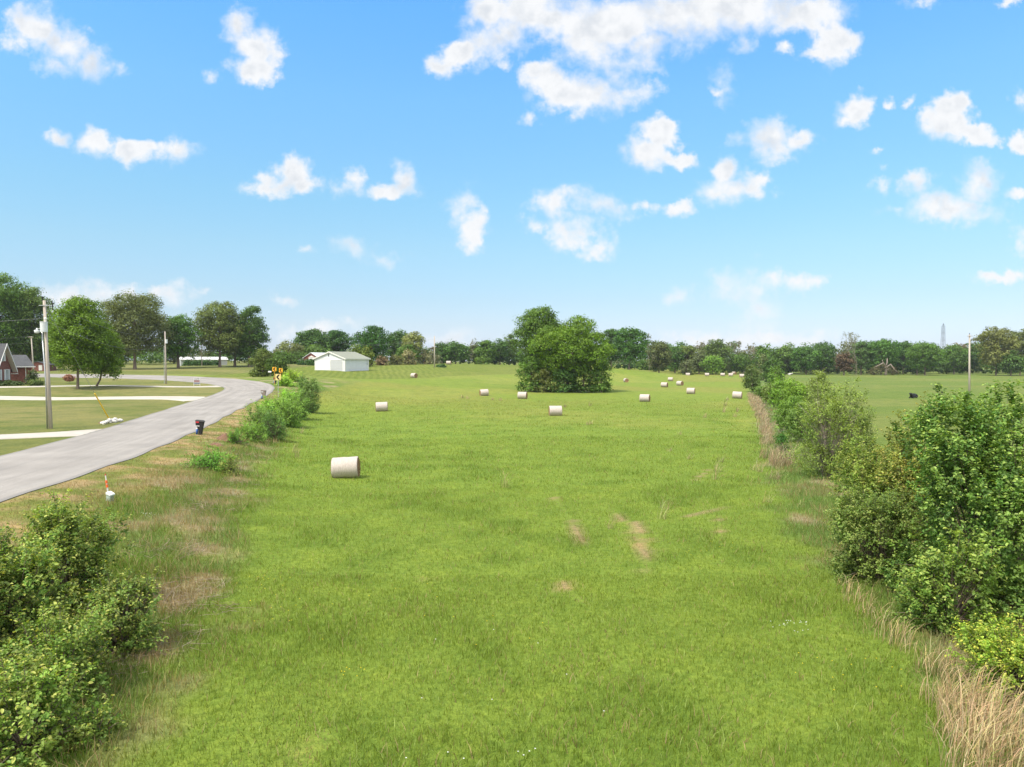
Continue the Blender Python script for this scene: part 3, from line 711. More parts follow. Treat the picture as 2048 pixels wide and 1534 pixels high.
# ------------------------------------------------------------------ trees and shrubs
def leaves_np(rng, P, N, size, col, aspect=.62, fold=.25, hexa=False, along=None):
    n = len(P)
    R_ = rng.normal(size=(n, 3)); Tn = np.cross(N, R_) if along is None else along - N * (along * N).sum(1)[:, None]; Tn /= np.linalg.norm(Tn, axis=1)[:, None] + 1e-9
    Bn = np.cross(N, Tn)
    s_ = size[:, None]
    if hexa:
        b0 = P - Tn * s_ * .5; t0 = P + Tn * s_ * .5 - N * s_ * .12
        up = N * s_ * fold * .5
        l1 = P - Tn * s_ * .22 + Bn * s_ * aspect * .46 + up; l2 = P + Tn * s_ * .2 + Bn * s_ * aspect * .40 + up
        r1 = P - Tn * s_ * .22 - Bn * s_ * aspect * .46 + up; r2 = P + Tn * s_ * .2 - Bn * s_ * aspect * .40 + up
        V = np.stack([b0, l1, l2, t0, r2, r1], 1).reshape(-1, 3); i = np.arange(n)[:, None] * 6
        F = np.concatenate([i + np.array([[0, 3, 2, 1]]), i + np.array([[0, 5, 4, 3]])])
        return V, F, np.repeat(col, 6, 0)
    up = N * s_ * fold * .5
    V = np.stack([P - Tn * s_ * .5, P + Bn * s_ * aspect * .5 + up, P + Tn * s_ * .5, P - Bn * s_ * aspect * .5 + up], 1).reshape(-1, 3)
    i = np.arange(n)[:, None] * 4
    return V, i + np.array([[0, 1, 2, 3]]), np.repeat(col, 4, 0)

def unit(rng, n):
    d = rng.normal(size=(n, 3)); return d / np.linalg.norm(d, axis=1)[:, None]

LEAFK = 2.05
def crown_leaves(rng, lobes, ncl, per, cs, ls, base, tip, var=.3, shell=(.62, 1.03), hexa=False, flatk=.55, zmin=None, upk=.55, sprout=0.0, puff=.55):
    base = np.array(base) * np.array((1.50, 1.46, 1.3)); tip = np.array(tip) * 1.38
    C_ = np.array([l[0] for l in lobes], float); R_ = np.array([l[1] for l in lobes], float)
    wgt = (R_.prod(1)) ** .62; wgt /= wgt.sum()
    k = rng.choice(len(lobes), ncl, p=wgt)
    d = unit(rng, ncl); flip = (d[:, 2] < -.35) & (rng.uniform(size=ncl) < .55); d[flip, 2] *= -1
    q = shell[0] + (shell[1] - shell[0]) * rng.uniform(0, 1, ncl) ** .6
    cl = C_[k] + d * R_[k] * q[:, None]
    ins = np.zeros(ncl, bool)                                # clusters buried deep in another lobe are dropped
    for c_, r_ in zip(C_, R_): ins |= ((((cl - c_) / r_) ** 2).sum(1) < .34)
    cl, d = cl[~ins], d[~ins]
    if zmin is not None: k2 = cl[:, 2] > zmin; cl, d = cl[k2], d[k2]
    n = len(cl)
    cv = 1 + var * rng.uniform(-1, 1, (n, 1)); hv = rng.uniform(0, 1, (n, 1)) ** 2
    ccol = (np.array(base) * (1 - hv * .6) + np.array(tip) * hv * .6) * cv
    csz = cs * rng.uniform(.6, 1.3, (n, 1))
    G_ = rng.normal(size=(n * per, 3)); G_ /= np.maximum(1, np.linalg.norm(G_, axis=1) / 1.7)[:, None]
    P = np.repeat(cl, per, 0) + np.repeat(csz, per, 0) * G_ * np.array([1, 1, flatk])
    if sprout:                                               # shoots that stand out of the outline
        m_ = rng.uniform(size=n) < sprout
        sh = np.repeat(m_, per); L_ = np.repeat(rng.uniform(.4, 1.5, n), per) * rng.uniform(-.2, 1, n * per) * cs * 2.4
        dirn = np.repeat(d * .5 + np.array([0, 0, .8]), per, 0)
        Q = np.repeat(cl, per, 0) + dirn * L_[:, None] + rng.normal(size=(n * per, 3)) * cs * .16
        P[sh] = Q[sh]
    if zmin is not None: P[:, 2] = np.maximum(P[:, 2], zmin + .02)
    N = np.repeat(d, per, 0) * .35 + G_ * puff + np.array([0, 0, upk * .7]) + rng.normal(size=(n * per, 3)) * (.45 if puff < .4 else .30)
    N /= np.linalg.norm(N, axis=1)[:, None]
    lv = rng.uniform(0, 1, (n * per, 1))
    col = np.repeat(ccol, per, 0) * (.75 + .5 * lv)
    tipm = rng.uniform(size=n * per) < .12
    col[tipm] = np.array(tip) * rng.uniform(.8, 1.25, (tipm.sum(), 1))
    return leaves_np(rng, P, N, ls * rng.uniform(.6, 1.3, n * per), col, hexa=hexa)

def lobes_for(rng, kind, cx, zc, rx, rz):
    L = []
    if kind in ('round', 'oak', 'airy', 'spread'):
        nl = {'round': 22, 'oak': 26, 'airy': 20, 'spread': 26}[kind]; rr = {'round': .36, 'oak': .31, 'airy': .27, 'spread': .30}[kind]
        L.append(((cx, 0, zc), (rx * .62, rx * .62, rz * .66)))
        for i in range(nl):
            ph = i * 2.39996; zz = 1 - 2 * (i + .5) / nl; zz = max(-.85, min(.97, zz + rng.uniform(-.12, .12)))
            q = math.sqrt(max(0, 1 - zz * zz)); e = rng.uniform(.60, .82) if kind != 'round' else rng.uniform(.62, .72)
            r = rr * rng.uniform(.75, 1.25)
            if kind == 'spread' and zz < -.2: e *= .95
            L.append(((cx + math.cos(ph) * q * rx * e, math.sin(ph) * q * rx * e, zc + zz * rz * e), (rx * r, rx * r, min(rx, rz) * r * .8)))
    elif kind == 'cone':
        for i in range(12):
            f = i / 11; r = rx * (1.0 - f) ** .8 * .8 + rx * .12; zz = zc - rz + f * 2 * rz * .95
            a = rng.uniform(0, 6.28); L.append(((cx + math.cos(a) * r * .22, math.sin(a) * r * .22, zz), (r, r, rz * .24)))
    elif kind == 'column':
        for i in range(14):
            f = i / 13; r = rx * (math.sin(math.pi * (.16 + .78 * f)) ** .7) * rng.uniform(.75, .95); zz = zc - rz * .9 + f * 1.75 * rz
            a = rng.uniform(0, 6.28); L.append(((cx + math.cos(a) * rx * .22, math.sin(a) * rx * .22, zz), (r, r, rz * .22)))
    elif kind == 'shrub':
        nl = 13
        for i in range(7):
            a = i * .9 + rng.uniform(-.2, .2); L.append(((cx + math.cos(a) * rx * .6, math.sin(a) * rx * .6, zc - rz * .74), (rx * .36, rx * .36, rz * .30)))
        L.append(((cx, 0, zc - rz * .2), (rx * .62, rx * .62, rz * .7)))
        for i in range(nl):
            a = i * 2.4 + rng.uniform(-.3, .3); q = rng.uniform(.25, .68); hh = rng.uniform(-.55, .62) * (1.05 - q)
            L.append(((cx + math.cos(a) * rx * q, math.sin(a) * rx * q, zc + rz * (hh + (.15 if q < .45 else -.05))), (rx * rng.uniform(.28, .42), rx * rng.uniform(.28, .42), rz * rng.uniform(.34, .52))))
    return L

def trunk_mesh(rng, h, r, lobes, cx=0, stems=1, base_h=None, low=.35):
    b = MB(); tops = [Vector(l[0]) for l in lobes]
    tops = sorted(tops, key=lambda p: p.z)
    for s_ in range(stems):
        ox = (s_ - (stems - 1) / 2) * r * 2.2; oy = rng.uniform(-1, 1) * r * (stems > 1)
        f = base_h if base_h else h * low
        fork = Vector((cx * .35 + ox * 1.8 + rng.uniform(-.1, .1) * r, oy * 1.5, f)); top = Vector((cx * .9 + ox * 3, oy * 2, h * .86))
        b.tube([(ox, oy, -.3), (ox, oy, r * .3), (ox + (fork.x - ox) * .3, oy, f * .35), fork, fork.lerp(top, .5) + Vector((rng.uniform(-1, 1) * r, 0, 0)), top], [r * 1.5, r * 1.2, r, r * .85, r * .5, r * .12], 7)
        for p in tops[s_::stems]:
            k = min(max((p.z - f) / max(.1, top.z - f) * .55, 0), .75)
            st = fork.lerp(top, k); mid = st.lerp(p, .5) + Vector((0, 0, -abs(p.z - st.z) * .1 + .15 * (p - st).length * .3))
            b.tube([st, mid, p], [r * .42, r * .26, r * .07], 5, False)
    return b

PXR = 735.0                                                  # picture pixels per unit of tangent, sets the leaf grain
def plant(name, label, cat, px, d, top, wpx, base, tip, kind='round', crown0=.18, cxp=None, real=.10, group=None, dens=1.0, stems=1, rt=None, var=.38, mat='leaf', bark='bark',
          hexa=False, cs=None, seed=None, trunk=True, sprout=0., shell=(.62, 1.03), leafk=1.0, trunk_name='trunk', crown_name='crown', yr=1.0):
    """a tree or shrub whose foot stands at image column px, distance d; top: image row of its top; wpx: crown width in image pixels"""
    rng = np.random.RandomState(seed if seed is not None else (int(px * 7 + d * 13 + top * 3) % 100000))
    x, y, z = gp(px, d); h = W(px, top, d)[2] - z; rx = wpx / FPX * d / 2
    cx = 0 if cxp is None else (cxp - px) / FPX * d
    z0 = h * crown0; rz = (h - z0) / 2; zc = z0 + rz
    L = lobes_for(rng, kind, cx, zc, rx, rz)
    x0_ = min(c_[0] - r_[0] for c_, r_ in L); x1_ = max(c_[0] + r_[0] for c_, r_ in L); z1_ = max(c_[2] + r_[2] for c_, r_ in L)
    kx = 1.94 * rx / (x1_ - x0_); kz = (h * .985 - z0 * .5) / (z1_ - z0 * .5); xm = (x0_ + x1_) / 2      # fit the lobes to the crown's real width and height
    L = [((cx + (c_[0] - xm) * kx, c_[1] * kx, z0 * .5 + (c_[2] - z0 * .5) * kz), (r_[0] * kx, r_[1] * kx, r_[2] * kz)) for c_, r_ in L]
    if yr != 1: L = [((c_[0], c_[1] * yr, c_[2]), (r_[0], r_[1] * yr, r_[2])) for c_, r_ in L]
    ls = max(real, 1.85 * d / PXR) * leafk
    cs_ = cs if cs else max(.052 * (rx + rz), ls * 1.2)
    per = 16 if d > 60 else 16
    area = 4 * math.pi * ((rx * rx + 2 * rx * rz) / 3)
    ncl = int(min(9000, max(60, dens * 1.75 * area / (ls * ls * .33) / per)))
    t_ = thing(name, label, cat, (x, y, z), 0, group)
    V, F, cc = crown_leaves(rng, L, ncl, per, cs_, ls, base, tip, var, shell, hexa, zmin=.03, sprout=sprout, puff=.3 if hexa else .62)
    link(crown_name, mesh_np(crown_name, V, F, None, cc), M[mat], t_)
    if trunk:
        r = rt if rt else max(.035 * rx + .02 * h * .6, .02)
        trunk_mesh(rng, h, r, L, cx, stems, max(h * crown0 * 1.15, h * .12)).build(trunk_name, M[bark], t_, True)
    return t_

def shoot_bush(name, label, cat, px, d, top, wpx, base, tip, real=.08, dens=1.0, group=None, crown0=.0, cxp=None, var=.4, lead=.25, seed=None, kind='shrub', spray=1.0, stems=True, yr=1.0, mat='leaf_gloss', bark='bark', trunk=False, rt=.05):
    """a many stemmed bush: arching stems from the foot, each ending in a spray of leafy twigs"""
    rng = np.random.RandomState(seed if seed is not None else (int(px * 7 + d * 13 + top * 3) % 100000))
    x, y, z = gp(px, d); h = W(px, top, d)[2] - z; rx = wpx / FPX * d / 2; cx = 0 if cxp is None else (cxp - px) / FPX * d
    z0 = h * crown0; rz = (h - z0) / 2; zc = z0 + rz
    L = lobes_for(rng, kind, cx, zc, rx, rz)
    x0_ = min(c_[0] - r_[0] for c_, r_ in L); x1_ = max(c_[0] + r_[0] for c_, r_ in L); z1_ = max(c_[2] + r_[2] for c_, r_ in L)
    kx = 1.9 * rx / (x1_ - x0_); kz = (h * .95 - z0 * .5) / (z1_ - z0 * .5); xm = (x0_ + x1_) / 2
    L = [((cx + (c_[0] - xm) * kx, c_[1] * kx * yr, z0 * .5 + (c_[2] - z0 * .5) * kz), (r_[0] * kx, r_[1] * kx * yr, r_[2] * kz)) for c_, r_ in L]
    C_ = np.array([l[0] for l in L]); R_ = np.array([l[1] for l in L]); wgt = R_.prod(1) ** .62; wgt /= wgt.sum()
    area = 4 * math.pi * ((rx * rx + 2 * rx * rz) / 3); sl = .34 * spray
    ns = int(dens * 2.6 * area / (sl * sl) * .75); nt_, nl_ = 7, 8
    k = rng.choice(len(L), ns, p=wgt); dd = unit(rng, ns); lo = (dd[:, 2] < -.2) & (rng.uniform(size=ns) < .6); dd[lo, 2] *= -1
    E = C_[k] + dd * R_[k] * (.55 + .5 * rng.uniform(0, 1, (ns, 1)) ** .55)
    ins = np.zeros(ns, bool)
    for c_, r_ in zip(C_, R_): ins |= (((E - c_) / r_) ** 2).sum(1) < .30
    ok = ~ins & (E[:, 2] > .08); E, dd = E[ok], dd[ok]; ns = len(E)
    ld = (rng.uniform(size=ns) < lead) & (E[:, 2] > h * .45)
    E[ld] += (dd[ld] * .25 + np.array([0, 0, .6])) * rng.uniform(.2, 1.0, (ld.sum(), 1)) * sl * 1.5
    S0 = np.stack([cx * .4 + (E[:, 0] - cx) * .22, E[:, 1] * .22, E[:, 2] * .25], 1)
    ax = E - S0; ax[:, 2] += .25 * h * (1 - E[:, 2] / h); ax /= np.linalg.norm(ax, axis=1)[:, None] + 1e-6
    hv = rng.uniform(0, 1, (ns, 1)) ** 1.6; cv = 1 + var * rng.uniform(-1, 1, (ns, 1))
    base = np.array(base) * LEAFK; tip = np.array(tip) * LEAFK * .95
    sc = (base * (1 - hv * .45) + tip * hv * .45) * cv
    # twigs
    A = np.repeat(ax, nt_, 0); D_ = np.repeat(dd, nt_, 0); m = ns * nt_
    tb = np.repeat(E, nt_, 0) - A * (rng.uniform(0, 1, (m, 1)) * sl * 1.5)
    td = A * .75 + D_ * .35 + rng.normal(size=(m, 3)) * .62; td /= np.linalg.norm(td, axis=1)[:, None]
    tl = sl * rng.uniform(.35, 1.0, (m, 1))
    q = np.tile(np.linspace(.12, 1, nl_), m)[:, None]; n = m * nl_
    TD = np.repeat(td, nl_, 0)
    side = np.cross(TD, rng.normal(size=(n, 3))); side /= np.linalg.norm(side, axis=1)[:, None] + 1e-9
    P = np.repeat(tb, nl_, 0) + TD * np.repeat(tl, nl_, 0) * q + np.array([0, 0, -.05]) * q ** 2 + side * real * .55
    N = np.array([0, 0, .75]) + np.repeat(D_, nl_, 0) * .35 + rng.normal(size=(n, 3)) * .42; N /= np.linalg.norm(N, axis=1)[:, None]
    col = np.repeat(np.repeat(sc, nt_, 0), nl_, 0) * (.72 + .56 * rng.uniform(0, 1, (n, 1)))
    fresh = (q[:, 0] > .86) & (rng.uniform(size=n) < .55); col[fresh] = tip * rng.uniform(.75, 1.3, (fresh.sum(), 1))
    P[:, 2] = np.maximum(P[:, 2], .03)
    t_ = thing(name, label, cat, (x, y, z), 0, group)
    V, F, cc = leaves_np(rng, P, N, real * rng.uniform(.55, 1.3, n) * (1 - .35 * (q[:, 0] > .9)), col, hexa=d < 30, along=side + TD * .5)
    link('foliage', mesh_np('foliage', V, F, None, cc), M[mat], t_)
    b = MB()
    for i in rng.permutation(ns)[:min(ns, 170)]:
        mid = Vector(S0[i]).lerp(Vector(E[i]), .55) + Vector((0, 0, .06 * h)) * (1 - E[i][2] / h)
        b.tube([(S0[i][0] * .5, S0[i][1] * .5, -.1 if S0[i][2] < .5 else S0[i][2] * .5), S0[i], mid, E[i]], [.016, .013, .009, .003], 4, False)
    if trunk:
        for s_ in range(trunk):
            a = s_ * 2.4 + .4; r0 = rt * (1 - .15 * s_); o_x = (s_ - (trunk - 1) / 2) * rt * 3.2; tx = cx * .7 + math.cos(a) * rx * .35
            b.tube([(o_x, 0, -.2), (o_x + .02, 0, h * .12), (o_x * 1.6 + tx * .25, math.sin(a) * .1, h * .36), (tx * .7, math.sin(a) * rx * .25, h * .56), (tx, math.sin(a) * rx * .3, h * .74)], [r0 * 1.2, r0 * .9, r0 * .65, r0 * .35, r0 * .1], 7)
            for j in range(9):
                f = rng.uniform(.25, .8); a2 = rng.uniform(0, 6.28); p0 = Vector((o_x * 1.6 + tx * .25 * f * 2, math.sin(a) * .1, h * .36)).lerp(Vector((tx, math.sin(a) * rx * .3, h * .74)), max(0, f - .3))
                b.tube([p0, p0 + Vector((math.cos(a2) * rx * .4, math.sin(a2) * rx * .4, h * .10)), p0 + Vector((math.cos(a2) * rx * .6, math.sin(a2) * rx * .6, h * .18))], [r0 * .4, r0 * .25, r0 * .07], 5, False)
    b.build('stem', M[bark], t_, True)
    return t_

def bare_tree(name, label, px, d, top, wpx, col, group=None, seed=1, rt=.16, leaves=0.0, leafcol=(.3, .28, .16)):
    """a leafless or barely leafed tree: forking limbs and twigs"""
    rng = np.random.RandomState(seed); x, y, z = gp(px, d); h = W(px, top, d)[2] - z; rx = wpx / FPX * d / 2
    t_ = thing(name, label, 'tree', (x, y, z), 0, group); b = MB(); ends = []
    def grow(p, dr, l, r, lev):
        q = p + dr * l; m_ = p.lerp(q, .5) + Vector(rng.normal(size=3)) * l * .05
        b.tube([p, m_, q], [r, r * .8, r * .6], 5 if lev < 2 else 3, False)
        if lev >= 5: ends.append(q); return
        for k in range(rng.randint(2, 4) if lev else 4):
            a = Vector(rng.normal(size=3)); nd = (dr * .8 + a * .38 + Vector((0, 0, .12))); nd.normalize()
            grow(q if k < 2 else p.lerp(q, rng.uniform(.5, .95)), nd, l * rng.uniform(.6, .82), r * .62, lev + 1)
    grow(Vector((0, 0, -.2)), Vector((0, 0, 1)), h * .30, rt, 0)
    zs = max(v_[2] for v_ in b.v); xs = max(abs(v_[0]) for v_ in b.v)
    b.v = [(v_[0] * min(2, rx / xs), v_[1] * min(2, rx / xs), v_[2] * h / zs) for v_ in b.v]
    b.build('trunk', col, t_, False)
    if leaves:
        E = np.array([(e.x * min(2, rx / xs), e.y * min(2, rx / xs), e.z * h / zs) for e in ends]); n = int(len(E) * leaves * 10)
        P = E[rng.randint(len(E), size=n)] + rng.normal(size=(n, 3)) * .05 * rx
        V, F, cc = leaves_np(rng, P, unit(rng, n), np.full(n, 1.2 * d / PXR) * rng.uniform(.5, 1.1, n), np.array(leafcol) * rng.uniform(.7, 1.2, (n, 1)))
        link('crown', mesh_np('crown', V, F, None, cc), M['leaf'], t_)
    return t_

G_MAPLE, G_MID, G_DARK, G_DEEP = (.082,.150,.013), (.062,.120,.018), (.042,.090,.018), (.030,.078,.014)
G_OLIVE, G_OAK, G_PALE, G_YEL, G_BRIGHT, G_GREY = (.095,.115,.030), (.084,.106,.036), (.150,.175,.060), (.150,.190,.030), (.100,.185,.020), (.085,.105,.050)
def tipc(c, k=1.5): return tuple(min(.5, x * k) for x in c)

# --- the two trees in the middle of the field, with the thicket at their feet
plant('field_tree', 'tallest rounded tree in the middle of the hay field, behind the broad one', 'tree', 1078, 154, 612, 108, G_MID, (.10,.17,.022), 'oak', .12, dens=1.1, real=.2)
plant('field_tree', 'broad spreading bright green tree in the middle of the hay field', 'tree', 1142, 150, 631, 172, (.080,.155,.014), (.145,.225,.022), 'spread', .10, dens=1.3, real=.2, cs=.62, stems=2, rt=.3)
for px, top, w_, c, lb in ((1062,712,60,G_MID,'bushy thicket under the left side of the tall field tree'),(1088,735,62,G_OLIVE,'low olive bush at the front left foot of the field trees'),(1128,728,78,G_DARK,'dark bush under the middle of the broad field tree'),(1168,726,66,(.05,.10,.014),'dense bush under the right half of the broad field tree'),(1203,716,44,G_MID,'drooping bush at the right edge of the broad field tree')):
    plant('bush', lb, 'bush', px, 147.5, top, w_, c, tipc(c, 1.7), 'shrub', .0, group='thicket under the field trees', real=.2, trunk_name='stem', crown_name='foliage', dens=1.0)
plant('bush', 'tiny dark conical evergreen on the rise near the far power pole', 'bush', 882, 226, 731, 10, G_DEEP, G_DARK, 'cone', 0, trunk_name='stem', crown_name='foliage')

# --- the lawn across the road
plant('maple_tree', 'large rounded bright green maple on the mown lawn', 'tree', 155, 110, 592, 122, G_MAPLE, (.13,.21,.02), 'round', .03, cxp=157, dens=1.6, real=.16, rt=.20)
plant('maple_tree', 'smaller bright green maple beside the large one on the lawn', 'tree', 193, 115, 661, 70, G_MAPLE, (.14,.22,.022), 'round', .03, cxp=213, dens=1.6, real=.16, rt=.16)
plant('sapling', 'tiny reddish sapling on the lawn by the big maple', 'sapling', 138, 126, 752, 8, (.22,.11,.08), (.3,.15,.1), 'round', .35, trunk_name='stem', dens=.6)
# --- tall trees behind the lawn
for a in (('tall_tree','tall dark green tree at the left edge, behind the brick house',-8,196,546,150,G_MID,'oak',.02),('tall_tree','tall green tree behind the first power pole',62,200,574,92,(.07,.115,.026),'oak',.03),
          ('tall_tree','dark dense tree between the tall left trees and the big maple',100,212,652,80,G_DARK,'round',.0),('oak_tree','huge olive brown oak behind the maples',270,196,584,142,G_OAK,'oak',.10),('oak_tree','dark understory tree under the olive brown oak',225,205,660,70,G_DARK,'round',.05),
          ('tall_tree','medium green tree right of the olive brown oak',357,207,627,84,(.055,.12,.016),'round',.08),('oak_tree','tall olive green oak by the metal shed',440,216,601,104,(.085,.115,.030),'oak',.09),('oak_tree','darker green oak beside the tall olive one',499,220,611,80,(.048,.098,.018),'oak',.08),
          ('tall_tree','dark tree between the two oaks near the road bend',470,228,640,80,G_DARK,'round',.05)):
    plant(a[0], a[1], 'tree', a[2], a[3], a[4], a[5], a[6], tipc(a[6], 1.55), a[7], a[8], dens=1.15, real=.3, rt=.42, group='tall trees behind the lawn')
bare_tree('bare_tree', 'pale bare tree left of the tall olive oak', 404, 240, 655, 46, M['bark_pale'], seed=5, leaves=.7, leafcol=(.30,.31,.22))
plant('shrub_tree', 'rounded olive green evergreen by the road bend', 'tree', 526, 150, 696, 56, (.062,.098,.016), (.12,.15,.03), 'column', .0, dens=1.4, real=.2)
plant('shrub_tree', 'smaller evergreen right of the olive one by the road bend', 'tree', 556, 147, 710, 46, (.045,.088,.015), (.09,.14,.025), 'column', .0, dens=1.4, real=.2)
bb = ((545,247,706,46,(.072,.125,.025)),(583,262,679,64,(.12,.145,.055)),(565,250,700,50,G_MID),(600,252,702,44,(.06,.115,.022)),(636,256,688,62,(.066,.12,.022)),(520,240,690,44,(.085,.125,.035)),(670,258,704,50,(.075,.125,.026)))
for i, (px, d, top, w_, c) in enumerate(bb):
    plant('bush', ('shaggy green bush behind the chevron signs','pale grey green rounded bush left of the brick cottage','green bush in front of the pale rounded one','dark green bush left of the brick cottage','round green bush above the cottage roof','pale bush beside the darker oak','light bush right of the cottage roof')[i], 'bush', px, d, top, w_, c, tipc(c), 'shrub', 0, real=.3, dens=1., group='bushes around the cottage', trunk_name='stem', crown_name='foliage')
for a in (('background_tree','rounded dark tree rising behind the brick cottage',627,280,657,86,G_DARK,'oak',.1),('background_tree','dark flat topped tree behind the white garage',672,285,661,78,G_DEEP,'airy',.2),
          ('maple_tree','big round deep green maple right behind the white garage',743,242,650,80,(.030,.085,.012),'round',.04),('background_tree','dark tree just right of the big round maple',795,285,659,54,G_DARK,'oak',.1),
          ('background_tree','pale yellow green wispy tree right of the big maple',826,262,663,46,G_PALE,'airy',.2),('background_tree','green tree below the pale wispy one',815,258,690,46,G_MID,'round',.05)):
    plant(a[0], a[1], 'tree', a[2], a[3], a[4], a[5], a[6], tipc(a[6], 1.5), a[7], a[8], dens=1.2, real=.3, rt=.32)
for i, (px, d, top, w_, c) in enumerate(((707,222,688,32,(.085,.12,.02)),(734,222,692,30,(.10,.135,.022)),(793,245,708,28,(.14,.15,.06)),(818,250,698,30,(.17,.165,.09)),(846,262,699,32,(.13,.135,.07)),(765,236,712,22,(.12,.09,.05)),(866,282,702,26,(.12,.13,.08)))):
    plant('bush', ('olive bush peeping over the left half of the garage roof','lighter olive bush over the right half of the garage roof','pale bush at the foot of the big round maple','cream flowering bush under the pale wispy tree','greyish bush right of the flowering one','reddish brown bush right of the white garage','pale twiggy bush left of the far power pole')[i], 'bush', px, d, top, w_, c, tipc(c, 1.6), 'shrub', 0, real=.3, group='bushes behind the garage', trunk_name='stem', crown_name='foliage')
# --- far tree lines: every tree at the edge of the woods
row = ((884,300,684,36,G_DARK,'round','dark rounded tree right behind the far power pole'),(911,300,682,60,(.05,.105,.02),'oak','wide dark green tree left part of the far line'),(950,312,684,26,G_GREY,'airy','thin greyish tree in the far line'),(972,300,681,48,G_MID,'oak','fresh green tree in the far line left of the field trees'),
       (1000,305,678,40,G_DARK,'oak','darker tree just left of the field trees in the far line'),(1018,312,669,30,(.07,.11,.035),'airy','taller greyish green tree peeping out beside the field trees'),(965,296,712,30,(.08,.14,.025),'shrub','light green bush at the foot of the far line'),
       (1258,272,653,76,(.040,.098,.014),'round','large dome shaped dark tree right of the field trees'),(1222,284,658,44,G_DARK,'oak','dark tree half hidden by the broad field tree'),(1318,300,682,54,(.07,.088,.03),'oak','brownish olive tree right of the dome shaped one'),
       (1350,318,691,36,G_DARK,'round','small dark tree in the middle of the right wood edge'),(1374,322,687,42,(.095,.13,.035),'airy','yellowish green tree in the right wood edge'),(1398,316,700,36,(.085,.11,.045),'oak','dull olive tree behind the light green bushy one'),(1432,325,679,58,(.075,.115,.032),'oak','tall loose tree above the bales at the far right of the field'),
       (1425,312,711,46,(.090,.170,.024),'round','light green bushy tree behind the far row of bales'),(1468,330,708,40,G_MID,'round','mid green tree left of the hedgerow end'),(1372,306,720,26,G_GREY,'shrub','grey green bush left of the far row of bales'),
       (1535,345,688,58,G_MID,'oak','green tree above the far end of the hedgerow'),(1572,345,686,56,(.075,.13,.025),'oak','slightly lighter tree right of the hedgerow end'),(1612,335,692,62,(.052,.115,.018),'round','broad green tree at the left of the pasture edge'),(1648,340,688,50,G_DARK,'oak','dark tree behind the tall hedgerow sapling'),
       (1688,318,704,34,(.080,.056,.034),'round','rusty red brown tree at the pasture edge'),(1722,330,682,40,(.06,.11,.03),'oak','tree with pale leaning trunks right of the rusty one'),(1762,330,678,78,(.050,.115,.018),'round','large round green tree behind the fallen one'),(1806,345,681,60,G_DARK,'airy','dark ragged tree right of the large round one'),
       (1850,314,684,72,(.070,.135,.026),'spread','light green spreading tree with a thin grey trunk on the pasture'),(1834,330,690,44,(.060,.125,.022),'round','smaller tree left behind the light green spreading one'),(1908,340,690,50,(.065,.125,.024),'round','tree below the lattice tower'),(1938,350,686,44,G_DARK,'oak','dark tree left of the right power pole'),
       (1992,312,652,80,(.115,.130,.038),'oak','tall pale olive tree right of the right power pole'),(2040,322,656,56,(.09,.115,.04),'airy','ragged olive tree at the right edge'),(2022,306,700,48,(.060,.115,.024),'round','low green tree at the right edge of the pasture'),(2095,318,662,70,G_MID,'oak','green tree just beyond the right edge'),(2160,315,670,80,G_DARK,'round','dark tree far beyond the right edge'))
for px, d, top, w_, c, k, lb in row:
    plant('woodland_tree', lb, 'tree', px, d, top, w_, c, tipc(c, 1.5), k, .03 if px < 1600 else (.16 if 'trunk' in lb or 'spreading' in lb else .05), real=.3, dens=1.1, group='trees at the edge of the far woods', rt=.3)
for i, (px, d, top, w_, lf) in enumerate(((1298,296,667,26,.4),(1460,338,684,26,.35),(1478,338,683,30,.5),(1500,342,686,26,.3),(1712,316,664,56,.5),(950,310,676,26,.2),(1404,330,685,22,.3))):
    bare_tree('bare_tree', ('bare pale twigged tree right of the dome shaped tree','first thin bare tree above the far bales','second thin bare tree above the far bales with pale tufts','third thin bare tree above the hedgerow end','tall bare crowned tree above the rusty one','thin bare tree in the left far line','small bare tree above the yellowish one')[i], px, d, top, w_, M['bark_pale'], 'bare trees in the far woods', 20 + i, .14, lf, (.24, .25, .15))

# the wood behind them, one mass
rng = np.random.RandomState(77); parts = []; o_ = 0
def mass(px, d, top, w_, c):
    x, y, z = gp(px, d); h = W(px, top, d)[2] - z; rx = w_ / FPX * d / 2
    L = [((a + x, b + y, e + z), r) for (a, b, e), r in lobes_for(rng, 'oak', 0, h * .5, rx, h * .52)]
    ls = 2.0 * d / PXR; area = 4 * math.pi * ((rx * rx + rx * h) / 3); per = 20
    V, F, cc = crown_leaves(rng, L, int(1.0 * area / (ls * ls * .33) / per), per, .11 * (rx + h / 2), ls, c, tipc(c, 1.4), .3)
    parts.append((V, F, None, cc))
def wc():
    q = rng.uniform(); a = np.array(G_DARK if q < .45 else G_MID if q < .75 else (.085,.105,.045) if q < .92 else (.11,.095,.06))
    return tuple(a * rng.uniform(.8, 1.15))
for px in range(838, 1060, 26): mass(px + rng.uniform(-9, 9), rng.uniform(318, 350), rng.uniform(686, 696), rng.uniform(36, 52), wc())
for px in range(1200, 2330, 24): mass(px + rng.uniform(-9, 9), rng.uniform(362, 420), (rng.uniform(682, 698) if px < 1640 else rng.uniform(676, 694)), rng.uniform(40, 58), wc())
for px in range(1290, 1520, 20): mass(px + rng.uniform(-6, 6), rng.uniform(322, 345), rng.uniform(703, 722), rng.uniform(26, 40), wc())
for px in range(1200, 2330, 15): mass(px + rng.uniform(-6, 6), rng.uniform(349, 358), rng.uniform(716, 733), rng.uniform(22, 34), tuple(np.array(G_DARK) * rng.uniform(.7, 1.1)))
for px in range(840, 1060, 15): mass(px + rng.uniform(-6, 6), rng.uniform(305, 314), rng.uniform(708, 718), rng.uniform(20, 30), tuple(np.array(G_DARK) * rng.uniform(.7, 1.1)))
